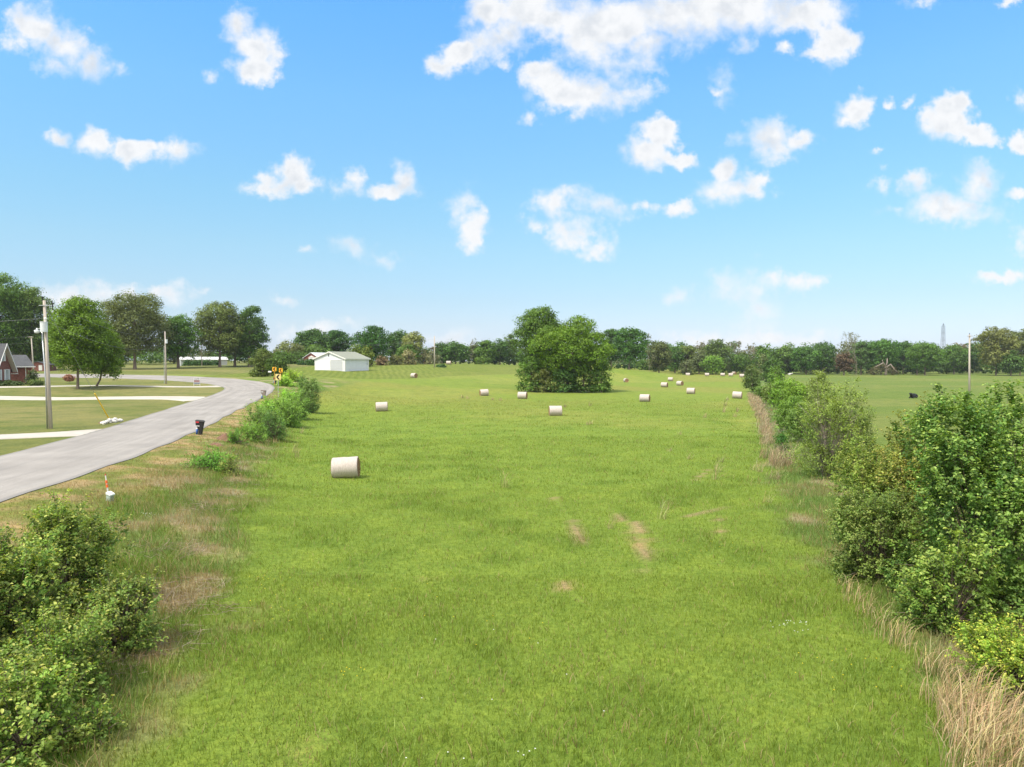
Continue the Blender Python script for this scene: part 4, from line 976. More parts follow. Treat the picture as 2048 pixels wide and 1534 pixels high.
for px in range(1520, 1700, 24): mass(px + rng.uniform(-6, 6), rng.uniform(350, 362), rng.uniform(704, 722), rng.uniform(30, 44), wc())
for px in range(-260, 420, 40): mass(px + rng.uniform(-9, 9), rng.uniform(262, 300), rng.uniform(672, 700), rng.uniform(60, 84), wc())
for px in range(420, 840, 30): mass(px + rng.uniform(-9, 9), rng.uniform(292, 330), rng.uniform(694, 706), rng.uniform(40, 58), wc())
o = join_np('woods', parts, M['leaf']); o['kind'] = 'stuff'; tag(o, 'continuous mass of far woods behind the pasture and field', 'woods')

# --- hedgerow on the right
hr = (('juniper','dark rounded juniper where the hedgerow meets the far field',1505,150,735,34,(.050,.080,.020),'column'),('hedge_tree','dark rounded tree at the far end of the hedgerow',1545,214,716,44,(.045,.09,.018),'column'),('hedge_tree','light green tree just right of the dark juniper',1551,184,731,34,(.08,.145,.022),'column'),
      ('hedge_tree','pale grey green pointed tree at the far end of the hedgerow',1527,236,708,30,(.11,.135,.06),'cone'),('hedge_tree','small olive bush left at the far end of the hedgerow',1503,218,729,26,(.075,.105,.026),'column'),
      ('hedge_sapling','leafy green sapling behind the tan grass strip',1530,126,768,44,(.085,.145,.025),'shrub'),('hedge_sapling','pale grassy green sapling beside the far tan grass',1546,108,765,44,(.12,.165,.045),'shrub'),('hedge_sapling','bright green sapling in the middle of the hedgerow',1566,98,758,54,(.105,.190,.026),'shrub'),
      ('hedge_sapling','bright yellow green sapling behind the thin tall one',1592,86,757,60,(.120,.200,.028),'shrub'),('hedge_sapling','loose light green sapling left of the trunked tree',1588,66,790,72,(.10,.175,.03),'shrub'),('hedge_sapling','thin tall pale sapling with airy leaves',1636,72,738,46,(.145,.19,.06),'airy'),
      ('hedge_sapling','soft green sapling behind the grey briars',1606,58,800,66,(.105,.170,.04),'shrub'),('hedge_shrub','little dark green shrub at the tall tan grass clump',1565,52,863,24,(.035,.10,.015),'shrub'))
for n_, lb, px, d, top, w_, c, k in hr:
    plant(n_, lb, 'bush' if 'shrub' in n_ or n_ == 'juniper' else 'tree', px, d, top, w_, c, tipc(c, 1.55), k, .03 if k != 'airy' else .14, real=.09, dens=1.1 if k != 'airy' else .75, group='hedgerow on the right of the field', rt=.05 if k == 'airy' else None, stems=3 if k == 'airy' else 1, trunk_name='stem', crown_name='foliage', sprout=.12)
shoot_bush('hedge_tree', 'small many branched tree with forked pale trunks beside the tall tan grass', 'tree', 1658, 40.6, 742, 168, (.088,.125,.026), (.18,.235,.05), real=.10, dens=.95, crown0=.10, cxp=1668, lead=.35, spray=1.6, mat='leaf', bark='bark_pale', trunk=3, rt=.075)
shoot_bush('hedge_shrub', 'dark rounded bush behind the trunked tree', 'bush', 1702, 43, 772, 120, (.058,.092,.018), (.15,.20,.04), real=.10, dens=.6, spray=1.6, mat='leaf')
# near right bushes
R = dict(spray=1.25, lead=.32)
shoot_bush('pear_bush', 'huge glossy dark green pear bush filling the right edge', 'bush', 1985, 19.5, 744, 400, (.048,.100,.018), (.185,.25,.06), real=.095, dens=1.35, trunk=3, rt=.07, **R)
shoot_bush('pear_bush', 'upright yellowish green shoots left of the huge pear bush', 'bush', 1832, 24, 796, 150, (.095,.130,.026), (.24,.215,.06), real=.085, dens=1.15, **R)
shoot_bush('pear_bush', 'yellow green bushy shrub in front of the trunked tree', 'bush', 1752, 26.5, 850, 185, (.092,.142,.026), (.21,.225,.055), real=.08, dens=1.5, **R)
shoot_bush('pear_bush', 'small leaved green shrub with tan grass at its foot', 'bush', 1757, 21.5, 965, 190, (.078,.125,.026), (.18,.205,.06), real=.07, dens=1.4, spray=1.0, lead=.25)
shoot_bush('pear_bush', 'low glossy branches at the front foot of the huge pear bush', 'bush', 1905, 17.4, 1050, 235, (.066,.118,.020), (.20,.24,.055), real=.085, dens=1.15, **R)
shoot_bush('juniper', 'yellow tipped bright green shrub at the lower right edge', 'bush', 2050, 14.0, 1236, 235, (.115,.190,.024), (.30,.30,.05), real=.06, dens=1.4, spray=.9, lead=.3)
shoot_bush('pear_bush', 'tall pear bush just beyond the right edge', 'bush', 2330, 21, 760, 330, (.05,.098,.018), (.19,.235,.06), real=.11, dens=.55, **R)
# --- near left bushes
nl = (('tall leafy pear bush nearest the green utility box',128,18.0,992,235,(.070,.122,.022),.078),('pear bush at the left edge, level with the pedestal',15,15.6,1066,240,(.072,.128,.022),.078),('spreading pear bush beside the dead brown brush',238,15.8,1140,178,(.072,.118,.024),.072),
      ('glossy pear bush in the lower left, between the taller ones',105,13.6,1215,245,(.076,.130,.023),.072),('low light green pear bush in the bottom left corner',35,11.6,1335,270,(.088,.152,.025),.072),('small bushy shoots at the edge of the grass, bottom left',178,12.2,1395,140,(.085,.150,.026),.064),('dark pear bush half outside the left edge',-110,14.5,1080,240,(.06,.11,.018),.078))
for lb, px, d, top, w_, c, rl in nl:
    shoot_bush('pear_bush', lb, 'bush', px, d, top, w_, c, (.23,.245,.06), real=rl, dens=1.2, group='pear bushes on the near left bank', lead=.4, spray=1.05)
lb_ = (('low spreading green bush above the dead twigs on the bank',425,40,899,96,(.060,.140,.018)),('brownish low bush right of the spreading one',455,39.5,908,50,(.10,.12,.03)),('feathery green bush by the black mailbox',520,60,806,84,(.075,.125,.028)),('dark upright bush in the left hedge',545,57,812,52,(.05,.095,.022)),('soft green bush at the front of the left hedge',505,54,840,66,(.085,.150,.025)),
       ('bushy green shrub where the left hedge widens',575,70,792,70,(.090,.150,.028)),('grey green feathery shrub at the field side of the left hedge',618,90,752,50,(.070,.110,.030)),('bright green vine patch behind the brown mailbox',585,94,778,56,(.105,.195,.024)),('light green shrub under the nearest chevron sign',570,118,752,38,(.125,.205,.028)),
       ('yellow green shrub below the far chevron signs',582,128,742,36,(.14,.20,.03)),('small green shrub at the near end of the left hedge',470,51,853,44,(.065,.13,.02)),('low bright vine patch along the left bank',545,82,800,60,(.105,.190,.028)),('ragged bush in the middle of the left hedge',598,80,782,56,(.08,.135,.03)),('dark tuft standing above the left hedge',605,100,748,16,(.04,.085,.02)))
for lb, px, d, top, w_, c in lb_:
    shoot_bush('hedge_shrub', lb, 'bush', px, d, top, w_ * 1.15, tuple(q * 1.15 for q in c), tipc(c, 1.7), real=max(.085, 1.3 * d / PXR), dens=.95, group='shrubs of the left roadside hedge', spray=1.0 + d / 110, lead=.3, mat='leaf')
# ------------------------------------------------------------------ hay bales
def wrap_mat():
    m, t_ = new_mat('net_wrap')
    o = t_.node('ShaderNodeTexCoord').outputs['Object']
    mp = t_.node('ShaderNodeMapping', {'Vector': o, 'Scale': (9, 2.5, 2.5)}).outputs[0]
    n = t_.node('ShaderNodeTexNoise', {'Vector': mp, 'Scale': 2.2, 'Detail': 6., 'Roughness': .7})
    n2_ = t_.node('ShaderNodeTexNoise', {'Vector': o, 'Scale': 26., 'Detail': 3., 'Roughness': .7})
    c = t_.ramp(n.outputs[0], [(.28, (.36, .30, .265)), (.5, (.46, .405, .37)), (.72, (.53, .475, .44))])
    c = t_.mix(1., c, t_.ramp(n2_.outputs[0], [(.3, (.8, .78, .76)), (.7, (1.12, 1.12, 1.12))]), 'MULTIPLY')
    b = t_.node('ShaderNodeBump', {'Height': n2_.outputs[0], 'Strength': .5, 'Distance': .03})
    p = t_.node('ShaderNodeBsdfPrincipled', {'Base Color': c, 'Roughness': .75, 'Normal': b.outputs[0]})
    t_.node('ShaderNodeOutputMaterial', {0: p.outputs[0]}); return m
def straw_mat():
    m, t_ = new_mat('straw_end')
    o = t_.node('ShaderNodeTexCoord').outputs['Object']
    ln = t_.vec('LENGTH', t_.vec('MULTIPLY', o, (0, 1, 1)), out=1)
    n = t_.node('ShaderNodeTexNoise', {'Vector': o, 'Scale': 24., 'Detail': 4., 'Roughness': .75})
    k = t_.math('PINGPONG', t_.math('ADD', t_.math('MULTIPLY', ln, 9.), n.outputs[0]), .5)
    c = t_.ramp(t_.math('ADD', k, t_.math('MULTIPLY', n.outputs[0], .5)), [(.15, (.13, .075, .035)), (.5, (.30, .18, .085)), (.85, (.46, .31, .17))])
    b = t_.node('ShaderNodeBump', {'Height': n.outputs[0], 'Strength': 1., 'Distance': .06})
    p = t_.node('ShaderNodeBsdfPrincipled', {'Base Color': c, 'Roughness': .95, 'Normal': b.outputs[0]})
    t_.node('ShaderNodeOutputMaterial', {0: p.outputs[0]}); return m
M['wrap'] = wrap_mat(); M['bale_end'] = straw_mat()
BR, BL = .61, 1.46
def make_bale():
    root = thing('hay_bale', 'x', 'hay bale'); rng = np.random.RandomState(2)
    b = MB(); n = 40; xs = [-.5, -.485, -.46, -.3, -.1, .1, .3, .46, .485, .5]; rr = [.93, .972, .99, 1.0, 1.003, .998, 1.003, .99, .972, .93]
    vs = []
    for x, r in zip(xs, rr):
        for k in range(n):
            a = 2 * math.pi * k / n; f = r * (1 + .012 * math.sin(3 * a + x * 6) + .008 * rng.normal())
            zz = math.sin(a) * BR * f; zz = max(zz, -BR * .955)
            vs.append((x * BL, math.cos(a) * BR * f * 1.02, zz))
    b.add(vs, [(i * n + k, i * n + (k + 1) % n, (i + 1) * n + (k + 1) % n, (i + 1) * n + k) for i in range(len(xs) - 1) for k in range(n)])
    b.build('wrap', M['wrap'], root, True)
    for s_ in (-1, 1):
        b = MB(); vs = [(s_ * BL * (.492 - .02 * (1 - q)) , 0, 0) for q in (0,)]
        rings = [.12, .3, .5, .7, .86, .945]
        for q in rings:
            for k in range(n):
                a = 2 * math.pi * k / n; vs.append((s_ * BL * (.487 + .018 * math.sin(q * 9 + a) * q + .010 * rng.normal()), math.cos(a) * BR * q, max(math.sin(a) * BR * q, -BR * .94)))
        fs = [(0, 1 + k, 1 + (k + 1) % n) for k in range(n)] + [(1 + i * n + k, 1 + i * n + (k + 1) % n, 1 + (i + 1) * n + (k + 1) % n, 1 + (i + 1) * n + k) for i in range(len(rings) - 1) for k in range(n)]
        b.add(vs, fs)
        for k in range(150):                                 # loose straws hanging out of the end
            a = rng.uniform(0, 6.28); q = math.sqrt(rng.uniform(.1, 1)) * BR * .93
            p = Vector((s_ * BL * .48, math.cos(a) * q, math.sin(a) * q)); e = Vector((s_ * rng.uniform(.03, .13), rng.normal() * .06, -rng.uniform(0, .16)))
            if p.z + e.z < -BR * .95: continue
            b.tube([p, p + e * .6 + Vector((0, 0, .01)), p + e], [.006, .005, .002], 3, False)
        b.build('straw_end', M['bale_end'], root)
    return root
def copy_thing(r):
    c = r.copy(); COL.objects.link(c)
    for ch in [o for o in bpy.data.objects if o.parent == r]:
        k = ch.copy(); COL.objects.link(k); k.parent = c
        for g_ in [o for o in bpy.data.objects if o.parent == ch]:
            q = g_.copy(); COL.objects.link(q); q.parent = k
    return c
bale0 = make_bale()
BALES = [(690,41.9,4,3,'nearest and largest round hay bale, left of the field middle'),(763,93.6,10,2,'round hay bale on the left, second nearest, before the white garage'),(1111,86,3,0,'round hay bale below the broad field tree, nearest to the middle'),
 (1290,114.5,-22,0,'round hay bale right of the field trees, nearest of that cluster'),(1045,123,-14,0,'round hay bale standing just before the left edge of the field trees'),(968,133,16,4,'round hay bale left of the one before the field trees'),(1382,141,-22,0,'round hay bale midway between the field trees and the hedgerow'),
 (1475,123.5,-24,-2,'round hay bale closest to the hedgerow'),(828,184,-40,0,'lone round hay bale on the slope right of the white garage'),(1329,176,-30,0,'round hay bale with its brown end showing, right of the dome shaped tree'),(1360,186,-52,0,'round hay bale turned with its brown end to the right, third row'),
 (1252,214,-80,0,'half sunken round hay bale showing its straw end on the low rise'),(1296,287,-10,0,'small round hay bale at the foot of the slope by the dome shaped tree'),(1341,234,-18,0,'small round hay bale alone in the middle of the far field'),
 (1376,294,-20,0,'tiny round hay bale, leftmost of the row along the far woods'),(1414,294,-12,0,'tiny round hay bale, second in the row along the far woods'),(1445.5,294,-20,0,'tiny round hay bale, third in the row along the far woods'),(1461.6,290,-16,0,'tiny round hay bale, fourth in the row along the far woods'),
 (1483.5,274,-10,0,'tiny round hay bale at the hedgerow end of the far row'),(1468,322,-60,0,'farthest brownish hay bale behind the row by the woods'),(1486.5,350,0,0,'farthest white hay bale at the gap in the hedgerow end'),
 (826,256,-30,0,'pale hay bale on the ridge under the pale wispy tree'),(849.5,262,-70,0,'left bale of the pair on the ridge near the far power pole'),(856,262,-40,0,'right bale of the pair on the ridge near the far power pole'),(897.5,262,-10,0,'white hay bale on the ridge just right of the far power pole')]
for i, (px, d, yaw, roll, lb) in enumerate(BALES):
    o = bale0 if i == 0 else copy_thing(bale0)
    x, y, z = gp(px, d); sc = 1 if d < 250 else 1.1
    o.location = (x, y, z + BR * .90 * sc + .0); o.rotation_euler = (0, math.radians(-roll), math.radians(yaw)); o.scale = (sc, sc, sc)
    tag(o, lb, 'hay bale', 'round hay bales in the field')

# ------------------------------------------------------------------ houses
def frame(px, d, th):
    """local frame whose x runs along the front wall; th: how far the front is turned from the line of sight"""
    x, y, z = gp(px, d); az = math.atan2(x, y); f = Vector((math.sin(az), math.cos(az))); r = Vector((math.cos(az), -math.sin(az)))
    xa = r * math.cos(th) - f * math.sin(th); return x, y, z, math.atan2(xa.y, xa.x), xa
def gable_walls(b, w_, l_, hw, hr, z0=-.4):
    return b.prism([(0, z0), (w_, z0), (w_, hw), (w_ / 2, hr), (0, hw)], (0, l_), lambda a, z, e: (a, e, z))
def gable_roof(b, w_, l_, hw, hr, ov=.4, th=.14, ove=.3):
    s_ = (hr - hw) / (w_ / 2)
    for sg in (0, 1):
        pr = [(-ov, hw - ov * s_), (w_ / 2, hr), (w_ / 2, hr + th), (-ov, hw - ov * s_ + th)]
        pr = [(a, z + .012) for a, z in pr]
        if sg: pr = [(w_ - a, z) for a, z in pr]
        b.prism(pr, (-ove, l_ + ove), lambda a, z, e: (a, e, z))
    return b
# white garage
WG, LG, HW, HR = 10.0, 9.6, 3.35, 5.05
x, y, z, rz, xa = frame(690, 187, math.radians(40))
bx, by = x - xa.x * WG, y - xa.y * WG
garage = thing('garage', 'white garage with a sage green metal roof and a roll up door', 'garage', (bx, by, z - .1), rz)
gable_walls(MB(), WG, LG, HW, HR).build('wall', M['siding'], garage)
gable_roof(MB(), WG, LG, HW, HR).build('roof', M['green_roof'], garage)
b = MB(); s_ = (HR - HW) / (WG / 2)
for sg in (0, 1):
    pr = [(-.42, HW - .42 * s_ - .12), (WG / 2, HR - .12), (WG / 2, HR + .17), (-.42, HW - .42 * s_ + .17)]
    if sg: pr = [(WG - a, q) for a, q in pr]
    for e in ((-.345, -.303), (LG + .303, LG + .345)): b.prism(pr, e, lambda a, q, e_: (a, e_, q))
for xx in (-.43, WG + .43): b.box((xx, LG / 2, HW - .42 * s_ + .03), (.05, LG + .6, .2))
b.build('fascia', M['white_trim'], garage)
b = MB(); dx0, dx1, dh = WG * .53, WG * .925, 2.95
d_ = b
for k in range(5): d_.box(((dx0 + dx1) / 2, -.02, dh * (k + .5) / 5), (dx1 - dx0, .05, dh / 5 - .03))
door = d_.build('door', plain('grey_white_door', (.47, .48, .50), .5, .06, 3, .05), garage)
b = MB()
for c_, s2 in (((dx0 - .09, -.04, dh / 2), (.16, .09, dh)), ((dx1 + .09, -.04, dh / 2), (.16, .09, dh)), (((dx0 + dx1) / 2, -.042, dh + .09), (dx1 - dx0 + .36, .09, .17)), ((.08, -.03, HW / 2 - .2), (.17, .06, HW)), ((WG - .08, -.03, HW / 2 - .2), (.17, .06, HW)), ((WG + .03, .09, HW / 2 - .2), (.06, .18, HW)), ((WG + .03, LG - .09, HW / 2 - .2), (.06, .18, HW)),
              ((WG * .24, -.025, HW + .02), (WG * .46, .05, .08)), ((WG + .02, LG * .45, .95), (.04, LG * .62, .07))): b.box(c_, s2)
b.build('trim', M['white_trim'], garage)
b = MB(); b.box((WG * .47, -.03, HR - .80), (.34, .06, .62)); b.build('vent', plain('dark_vent', (.10, .10, .10)), garage)
b = MB(); b.box((WG + .035, LG * .93, 1.9), (.05, .28, .5)); b.box((WG + .035, LG * .93, 2.5), (.05, .05, .9)); b.build('meter_box', M['metal'], garage)
b = MB(); b.box((WG * .16, -.45, .22), (.42, .22, .26)).box((WG * .16 + .24, -.45, .36), (.16, .16, .18)); b.tube([(WG * .16 - .15, -.5, .05), (WG * .16 - .15, -.5, .25)], .03, 5); b.tube([(WG * .16 + .15, -.5, .05), (WG * .16 + .15, -.5, .25)], .03, 5)

# brick cottage behind the garage
x, y, z, rz, xa = frame(637, 236, math.radians(30)); W2, L2 = 5.2, 16.
co_ = thing('brick_cottage', 'small brick house with a white roof, half hidden by the white garage', 'house', (x - xa.x * W2, y - xa.y * W2, z - .1), rz)
gable_walls(MB(), W2, L2, 2.5, 4.0).build('wall', M['brick'], co_)
gable_roof(MB(), W2, L2, 2.5, 4.0, .5).build('roof', plain('white_metal_roof', (.66, .68, .70), .5, .06, 2, .05), co_)
b = MB(); b.box((W2 * .55, -.22, 1.25), (1.9, .44, 2.5)); b.prism([(W2 * .55 - 1.1, 2.5), (W2 * .55 + 1.1, 2.5), (W2 * .55, 3.1)], (-.5, -.003), lambda a, q, e: (a, e, q)); b.build('porch', M['white'], co_)
for k in (-.45, .45):
    f = MB().box((W2 * .55 + k, -.455, 1.4), (.5, .03, 1.5)).build('window', M['white_trim'], co_); MB().box((W2 * .55 + k, -.475, 1.4), (.38, .02, 1.35)).build('pane', M['glass'], f)
MB().box((-.9, .8, .9), (1.5, 2.2, 1.8)).box((-.9, .8, 1.84), (1.7, 2.4, .08)).build('side_shed', plain('grey_boards', (.35, .33, .32)), co_)
for k, (px, d, lb) in enumerate(((614, 236, 'dark clipped shrub left of the cottage porch'), (624.5, 232, 'dark clipped shrub right of the cottage porch'), (604, 238, 'low dark shrub at the corner of the cottage'))):
    plant('shrub', lb, 'bush', px, d, 719 + k, 8, G_DEEP, G_DARK, 'shrub', 0, real=.25, group='shrubs at the cottage', trunk_name='stem', crown_name='foliage')

# red brick house at the left edge: a steep gable block and a hip roofed wing
A = gp(22, 124); az = math.atan2(A[0], A[1]); f = Vector((math.sin(az), math.cos(az))); r = Vector((math.cos(az), -math.sin(az))); phi = math.radians(64)
u_ = r * math.cos(phi) + f * math.sin(phi)                       # along the gable wall, from its near end to its far end
GW, GL, GH, GR = 5.2, 11.0, 2.95, 6.75
o2 = Vector(A[:2]) - u_ * GW
bh = thing('brick_house', 'red brick house with steep grey gable roof at the left edge', 'house', (o2.x, o2.y, A[2] - .15), math.atan2(u_.y, u_.x))
gable_walls(MB(), GW, GL, GH, GR).build('wall', M['brick'], bh)
gable_roof(MB(), GW, GL, GH, GR, .55, .16, .75).build('roof', M['shingle'], bh)
b = MB(); s_ = (GR - GH) / (GW / 2)
for sg in (0, 1):
    pr = [(-.57, GH - .57 * s_ - .10), (GW / 2, GR - .10), (GW / 2, GR + .19), (-.57, GH - .57 * s_ + .19)]
    if sg: pr = [(GW - a, q) for a, q in pr]
    b.prism(pr, (-.80, -.753), lambda a, q, e: (a, e, q))
b.build('fascia', M['white_trim'], bh)
b = MB()
for sg in (0, 1):
    pr = [(-.5, GH - .5 * s_ - .03), (GW / 2, GR - .03), (GW / 2, GR + .008), (-.5, GH - .5 * s_ + .008)]
    if sg: pr = [(GW - a, q) for a, q in pr]
    b.prism(pr, (-.75, -.004), lambda a, q, e: (a, e, q))
b.box((-.35, -.38, GH - 1.06), (.9, .74, .16)).box((GW + .35, -.38, GH - 1.06), (.9, .74, .16))
b.build('soffit', M['soffit'], bh)
for xx, zz, hh in ((1.35, 1.75, 1.75), (3.85, 1.75, 1.75), (2.6, 4.75, 1.5)):
    fo = MB().box((xx, -.04, zz), (1.75, .07, hh)).build('window', M['white_trim'], bh)
    MB().box((xx, -.085, zz), (.62, .02, hh - .16)).build('pane', M['glass'], fo)
    b = MB()
    for k in (-1, 1): b.box((xx + k * .60, -.09, zz), (.40, .05, hh))
    b.box((xx, -.10, zz), (.05, .02, hh - .16)); b.build('shutter', M['white'], fo)
# wing, parallel to the picture
B0 = gp(20, 126.5); wl = 3.25; ww = thing('house_wing', 'x', 'house') if False else None
def hw_(a, c_, q):                                               # wing frame (right, away, up) into the house's own frame
    p = Vector(B0[:2]) + r * a + f * c_ - o2; v_ = Vector((-u_.y, u_.x)); return (p.dot(u_), p.dot(v_), q + B0[2] - A[2] + .15)
wh = 2.85
MB().prism([(-.3, 0), (wl - .3 + .15, 0), (wl - .15, 6.5), (-.3, 6.5)], (-.6, wh), lambda a, c_, e: hw_(a, c_, e)).build('wing_wall', M['brick'], bh)
b = MB(); e0, e1, ea, eb = -.5, wl + .35, -.55, 7.0
b.add([hw_(e0, ea, wh), hw_(e1, ea, wh), hw_(e1, eb, wh), hw_(e0, eb, wh), hw_(.4, 2.6, wh + 2.05), hw_(2.45, 2.6, wh + 2.05), hw_(2.45, 3.9, wh + 2.05), hw_(.4, 3.9, wh + 2.05)], [(0, 1, 5, 4), (1, 2, 6, 5), (2, 3, 7, 6), (3, 0, 4, 7), (4, 5, 6, 7), (0, 3, 2, 1)])
b.build('wing_roof', M['shingle'], bh)
MB().prism([(e0, ea - .12), (e1 + .1, ea - .12), (e1 + .1, ea - .005), (e0, ea - .005)], (wh - .12, wh + .06), lambda a, c_, e: hw_(a, c_, e)).build('gutter', M['white_trim'], bh)
MB().tube([hw_(2.25, -.5, wh - .1), hw_(2.25, -.1, wh - .35), hw_(2.25, -.1, .1)], .06, 6).build('downspout', M['white_trim'], bh)
plant('hedge', 'low clipped dark hedge in front of the brick house', 'hedge', 16, 119.5, 763.5, 62, (.035,.062,.014), (.06,.095,.02), 'shrub', 0, real=.12, yr=.35, dens=1.5, trunk_name='stem', crown_name='foliage')
plant('shrub', 'dark upright shrub at the right corner of the brick house', 'bush', 64, 123, 740, 19, (.035,.06,.018), (.06,.09,.03), 'column', 0, real=.14, trunk_name='stem', crown_name='foliage')
plant('shrub', 'rounded green shrub in front of the dark upright one', 'bush', 70.5, 119, 758.5, 24, (.06,.10,.02), (.13,.17,.05), 'shrub', 0, real=.12, trunk_name='stem', crown_name='foliage')
# distant brick house and white metal shed under the trees
x, y, z, rz, xa = frame(92, 192, math.radians(12)); bh2 = thing('brick_house', 'dark brick house in the shade behind the second power pole', 'house', (x - 5.6, y, z - .2), rz)
gable_walls(MB(), 5.6, 8, 1.9, 2.6).build('wall', M['brick'], bh2); gable_roof(MB(), 5.6, 8, 1.9, 2.6, .4).build('roof', M['shingle'], bh2)
MB().box((3.6, -.03, 1.1), (.8, .06, 1.4)).build('door', M['white'], bh2)
x, y, z, rz, xa = frame(362, 252, math.radians(-6)); sh = thing('metal_shed', 'long low white metal shed behind a row of small evergreens', 'shed', (x, y, z - .2), rz)
SL = 15.
MB().prism([(0, 0), (7, 0), (7, 2.35), (3.5, 3.15), (0, 2.35)], (0, SL), lambda a, q, e: (e, a, q)).build('wall', plain('grey_white_metal', (.50, .51, .52), .5, .08, 2, .05), sh)
b = MB()
for sg in (0, 1):
    pr = [(-.35, 2.29), (3.5, 3.17), (3.5, 3.29), (-.35, 2.41)]
    if sg: pr = [(7 - a, q) for a, q in pr]
    b.prism(pr, (-.35, SL + .35), lambda a, q, e: (e, a, q))
b.build('roof', M['white'], sh)
for k, px in enumerate((375.5, 389, 402.5, 416, 431)):
    plant('shrub', ('first','second','third','fourth','fifth')[k] + ' small conical evergreen from the corner of the white shed', 'bush', px, 249, 721.5, 6.5, G_DEEP, G_DARK, 'cone', 0, real=.3, group='small evergreens before the white shed', trunk_name='stem', crown_name='foliage', dens=1.4)

# ------------------------------------------------------------------ power poles and wires
def pole(px, d, tpx, top, r0, lb):
    p = Vector(gp(px, d)); tp = Vector(W(tpx, top, d)); t_ = thing('power_pole', lb, 'power pole', p, 0, 'wooden power poles'); v_ = tp - p
    MB().tube([(0, 0, -.4), v_ * .5, v_], [r0, r0 * .85, r0 * .68], 10).build('pole', M['pole'], t_, True); return t_, p, v_
t1, p1, v1 = pole(99.5, 56.4, 88.5, 601, .15, 'nearest leaning power pole with a pale transformer, on the left lawn')
def on(v_, z_): return v_ * (z_ / v_.z)
c_ = on(v1, 7.78) + Vector((.08, -.34, 0))
b = MB(); b.tube([c_ + Vector((0, 0, -.38)), c_ + Vector((0, 0, -.36)), c_ + Vector((0, 0, .33)), c_ + Vector((0, 0, .36))], [.23, .255, .255, .255], 16); b.tube([c_ + Vector((0, 0, .36)), c_ + Vector((0, 0, .40))], [.28, .27], 16)
tr = b.build('transformer', M['transformer'], t1, False)
b = MB(); b.tube([c_ + Vector((.14, 0, .40)), c_ + Vector((.14, 0, .60))], .04, 8); b.tube([c_ + Vector((.14, 0, .58)), c_ + Vector((.14, 0, .62)), c_ + Vector((.14, 0, .70)), c_ + Vector((.14, 0, .72))], [.07, .11, .11, .05], 10); b.build('bushing', M['white_trim'], tr, True)
b = MB(); q = on(v1, 7.4) + Vector((-.22, -.05, 0)); b.tube([(-.24, -.06, -.2), q * .5 + Vector((-.08, 0, 0)), q + Vector((-.06, 0, .35))], .055, 8); b.build('conduit', M['metal'], t1, True)
q = on(v1, 7.55) + Vector((-.20, -.12, 0)); b = MB(); b.tube([q + Vector((0, 0, .15)), q + Vector((-.3, -.1, .1))], .025, 6); b.build('lamp_arm', M['metal'], t1)
b = MB(); e = q + Vector((-.34, -.1, .0)); b.tube([e + Vector((0, 0, .16)), e + Vector((0, 0, .02)), e + Vector((0, 0, .0)), e + Vector((0, 0, -.20)), e + Vector((0, 0, -.24))], [.05, .07, .20, .17, .1], 12); b.build('yard_light', M['transformer'], t1, True)
b = MB(); q = on(v1, 9.45); b.box(q + Vector((.2, -.13, 0)), (1.1, .05, .05)); b.build('crossarm', M['metal'], t1)
b = MB(); q2 = q + Vector((.74, -.17, 0)); b.tube([q2 + Vector((-.05, 0, .35)), q2 + Vector((0, 0, -.3))], .035, 6); b.tube([q2 + Vector((.10, 0, .14)), q2 + Vector((0, 0, .12))], .04, 6); b.tube([q2 + Vector((.04, 0, -.3)), q2 + Vector((-.03, 0, -.32))], .05, 6); b.build('fuse_cutout', M['black'], t1)
b = MB(); q3 = v1 + Vector((-.12, 0, -.05)); b.tube([q3, q3 + Vector((0, 0, .32))], .03, 6); b.tube([q3 + Vector((0, 0, .20)), q3 + Vector((0, 0, .26)), q3 + Vector((0, 0, .36))], [.03, .08, .05], 8); b.build('insulator', M['black'], t1)
t2, p2, v2 = pole(332, 128, 330, 663, .14, 'second power pole with a small transformer, inside the road bend')
c_ = on(v2, 7.4) + Vector((.28, -.2, 0)); MB().tube([c_ + Vector((0, 0, -.35)), c_ + Vector((0, 0, .35))], .21, 12).build('transformer', M['transformer'], t2); b = MB(); b.tube([(-.3, -.05, 0), on(v2, 6.6) + Vector((-.22, 0, 0))], .05, 6); b.build('conduit', M['metal'], t2)
t3, p3, v3 = pole(68, 150, 62.5, 673, .15, 'thin power pole behind the brick house'); MB().box(v3 + Vector((0, -.14, -.1)), (1.1, .1, .1)).build('crossarm', M['pole'], t3)
t4, p4, v4 = pole(869, 221, 869, 672, .20, 'lone power pole on the ridge left of the field trees')
t5, p5, v5 = pole(1940, 115, 1939, 669, .16, 'power pole rising behind the huge pear bush on the right'); MB().box(v5 + Vector((0, -.12, -.25)), (.9, .09, .09)).build('crossarm', M['pole'], t5)
b = MB(); b.tube([v5, v5 + Vector((0, 0, .22))], .05, 6); b.build('insulator', M['black'], t5)
def wire(a, c_, sag, lb, r_=.014):
    a, c_ = Vector(a), Vector(c_); pts = [a.lerp(c_, k / 20) - Vector((0, 0, sag * 4 * (k / 20) * (1 - k / 20))) for k in range(21)]
    o = MB().tube(pts, r_, 4).build('power_line', M['wire']); tag(o, lb, 'power line', 'overhead power lines')
wire(p1 + v1 + Vector((-.12, 0, .2)), p2 + v2 + Vector((0, 0, .1)), 1.6, 'upper wire from the nearest power pole to the second one', .012)
wire(p1 + on(v1, 8.3), p2 + on(v2, 6.9), 1.5, 'lower wire from the nearest power pole to the second one', .012)
wire(p1 + on(v1, 8.5), (-58, 62, 9.9), .4, 'wire running from the nearest pole out past the left edge', .012)
wire(p3 + v3, (-135, 128, 10.0), .8, 'wire from the thin pole over the brick house roof')
wire(p3 + on(v3, 7.2), (-135, 128, 8.9), .8, 'lower wire from the thin pole over the brick house')
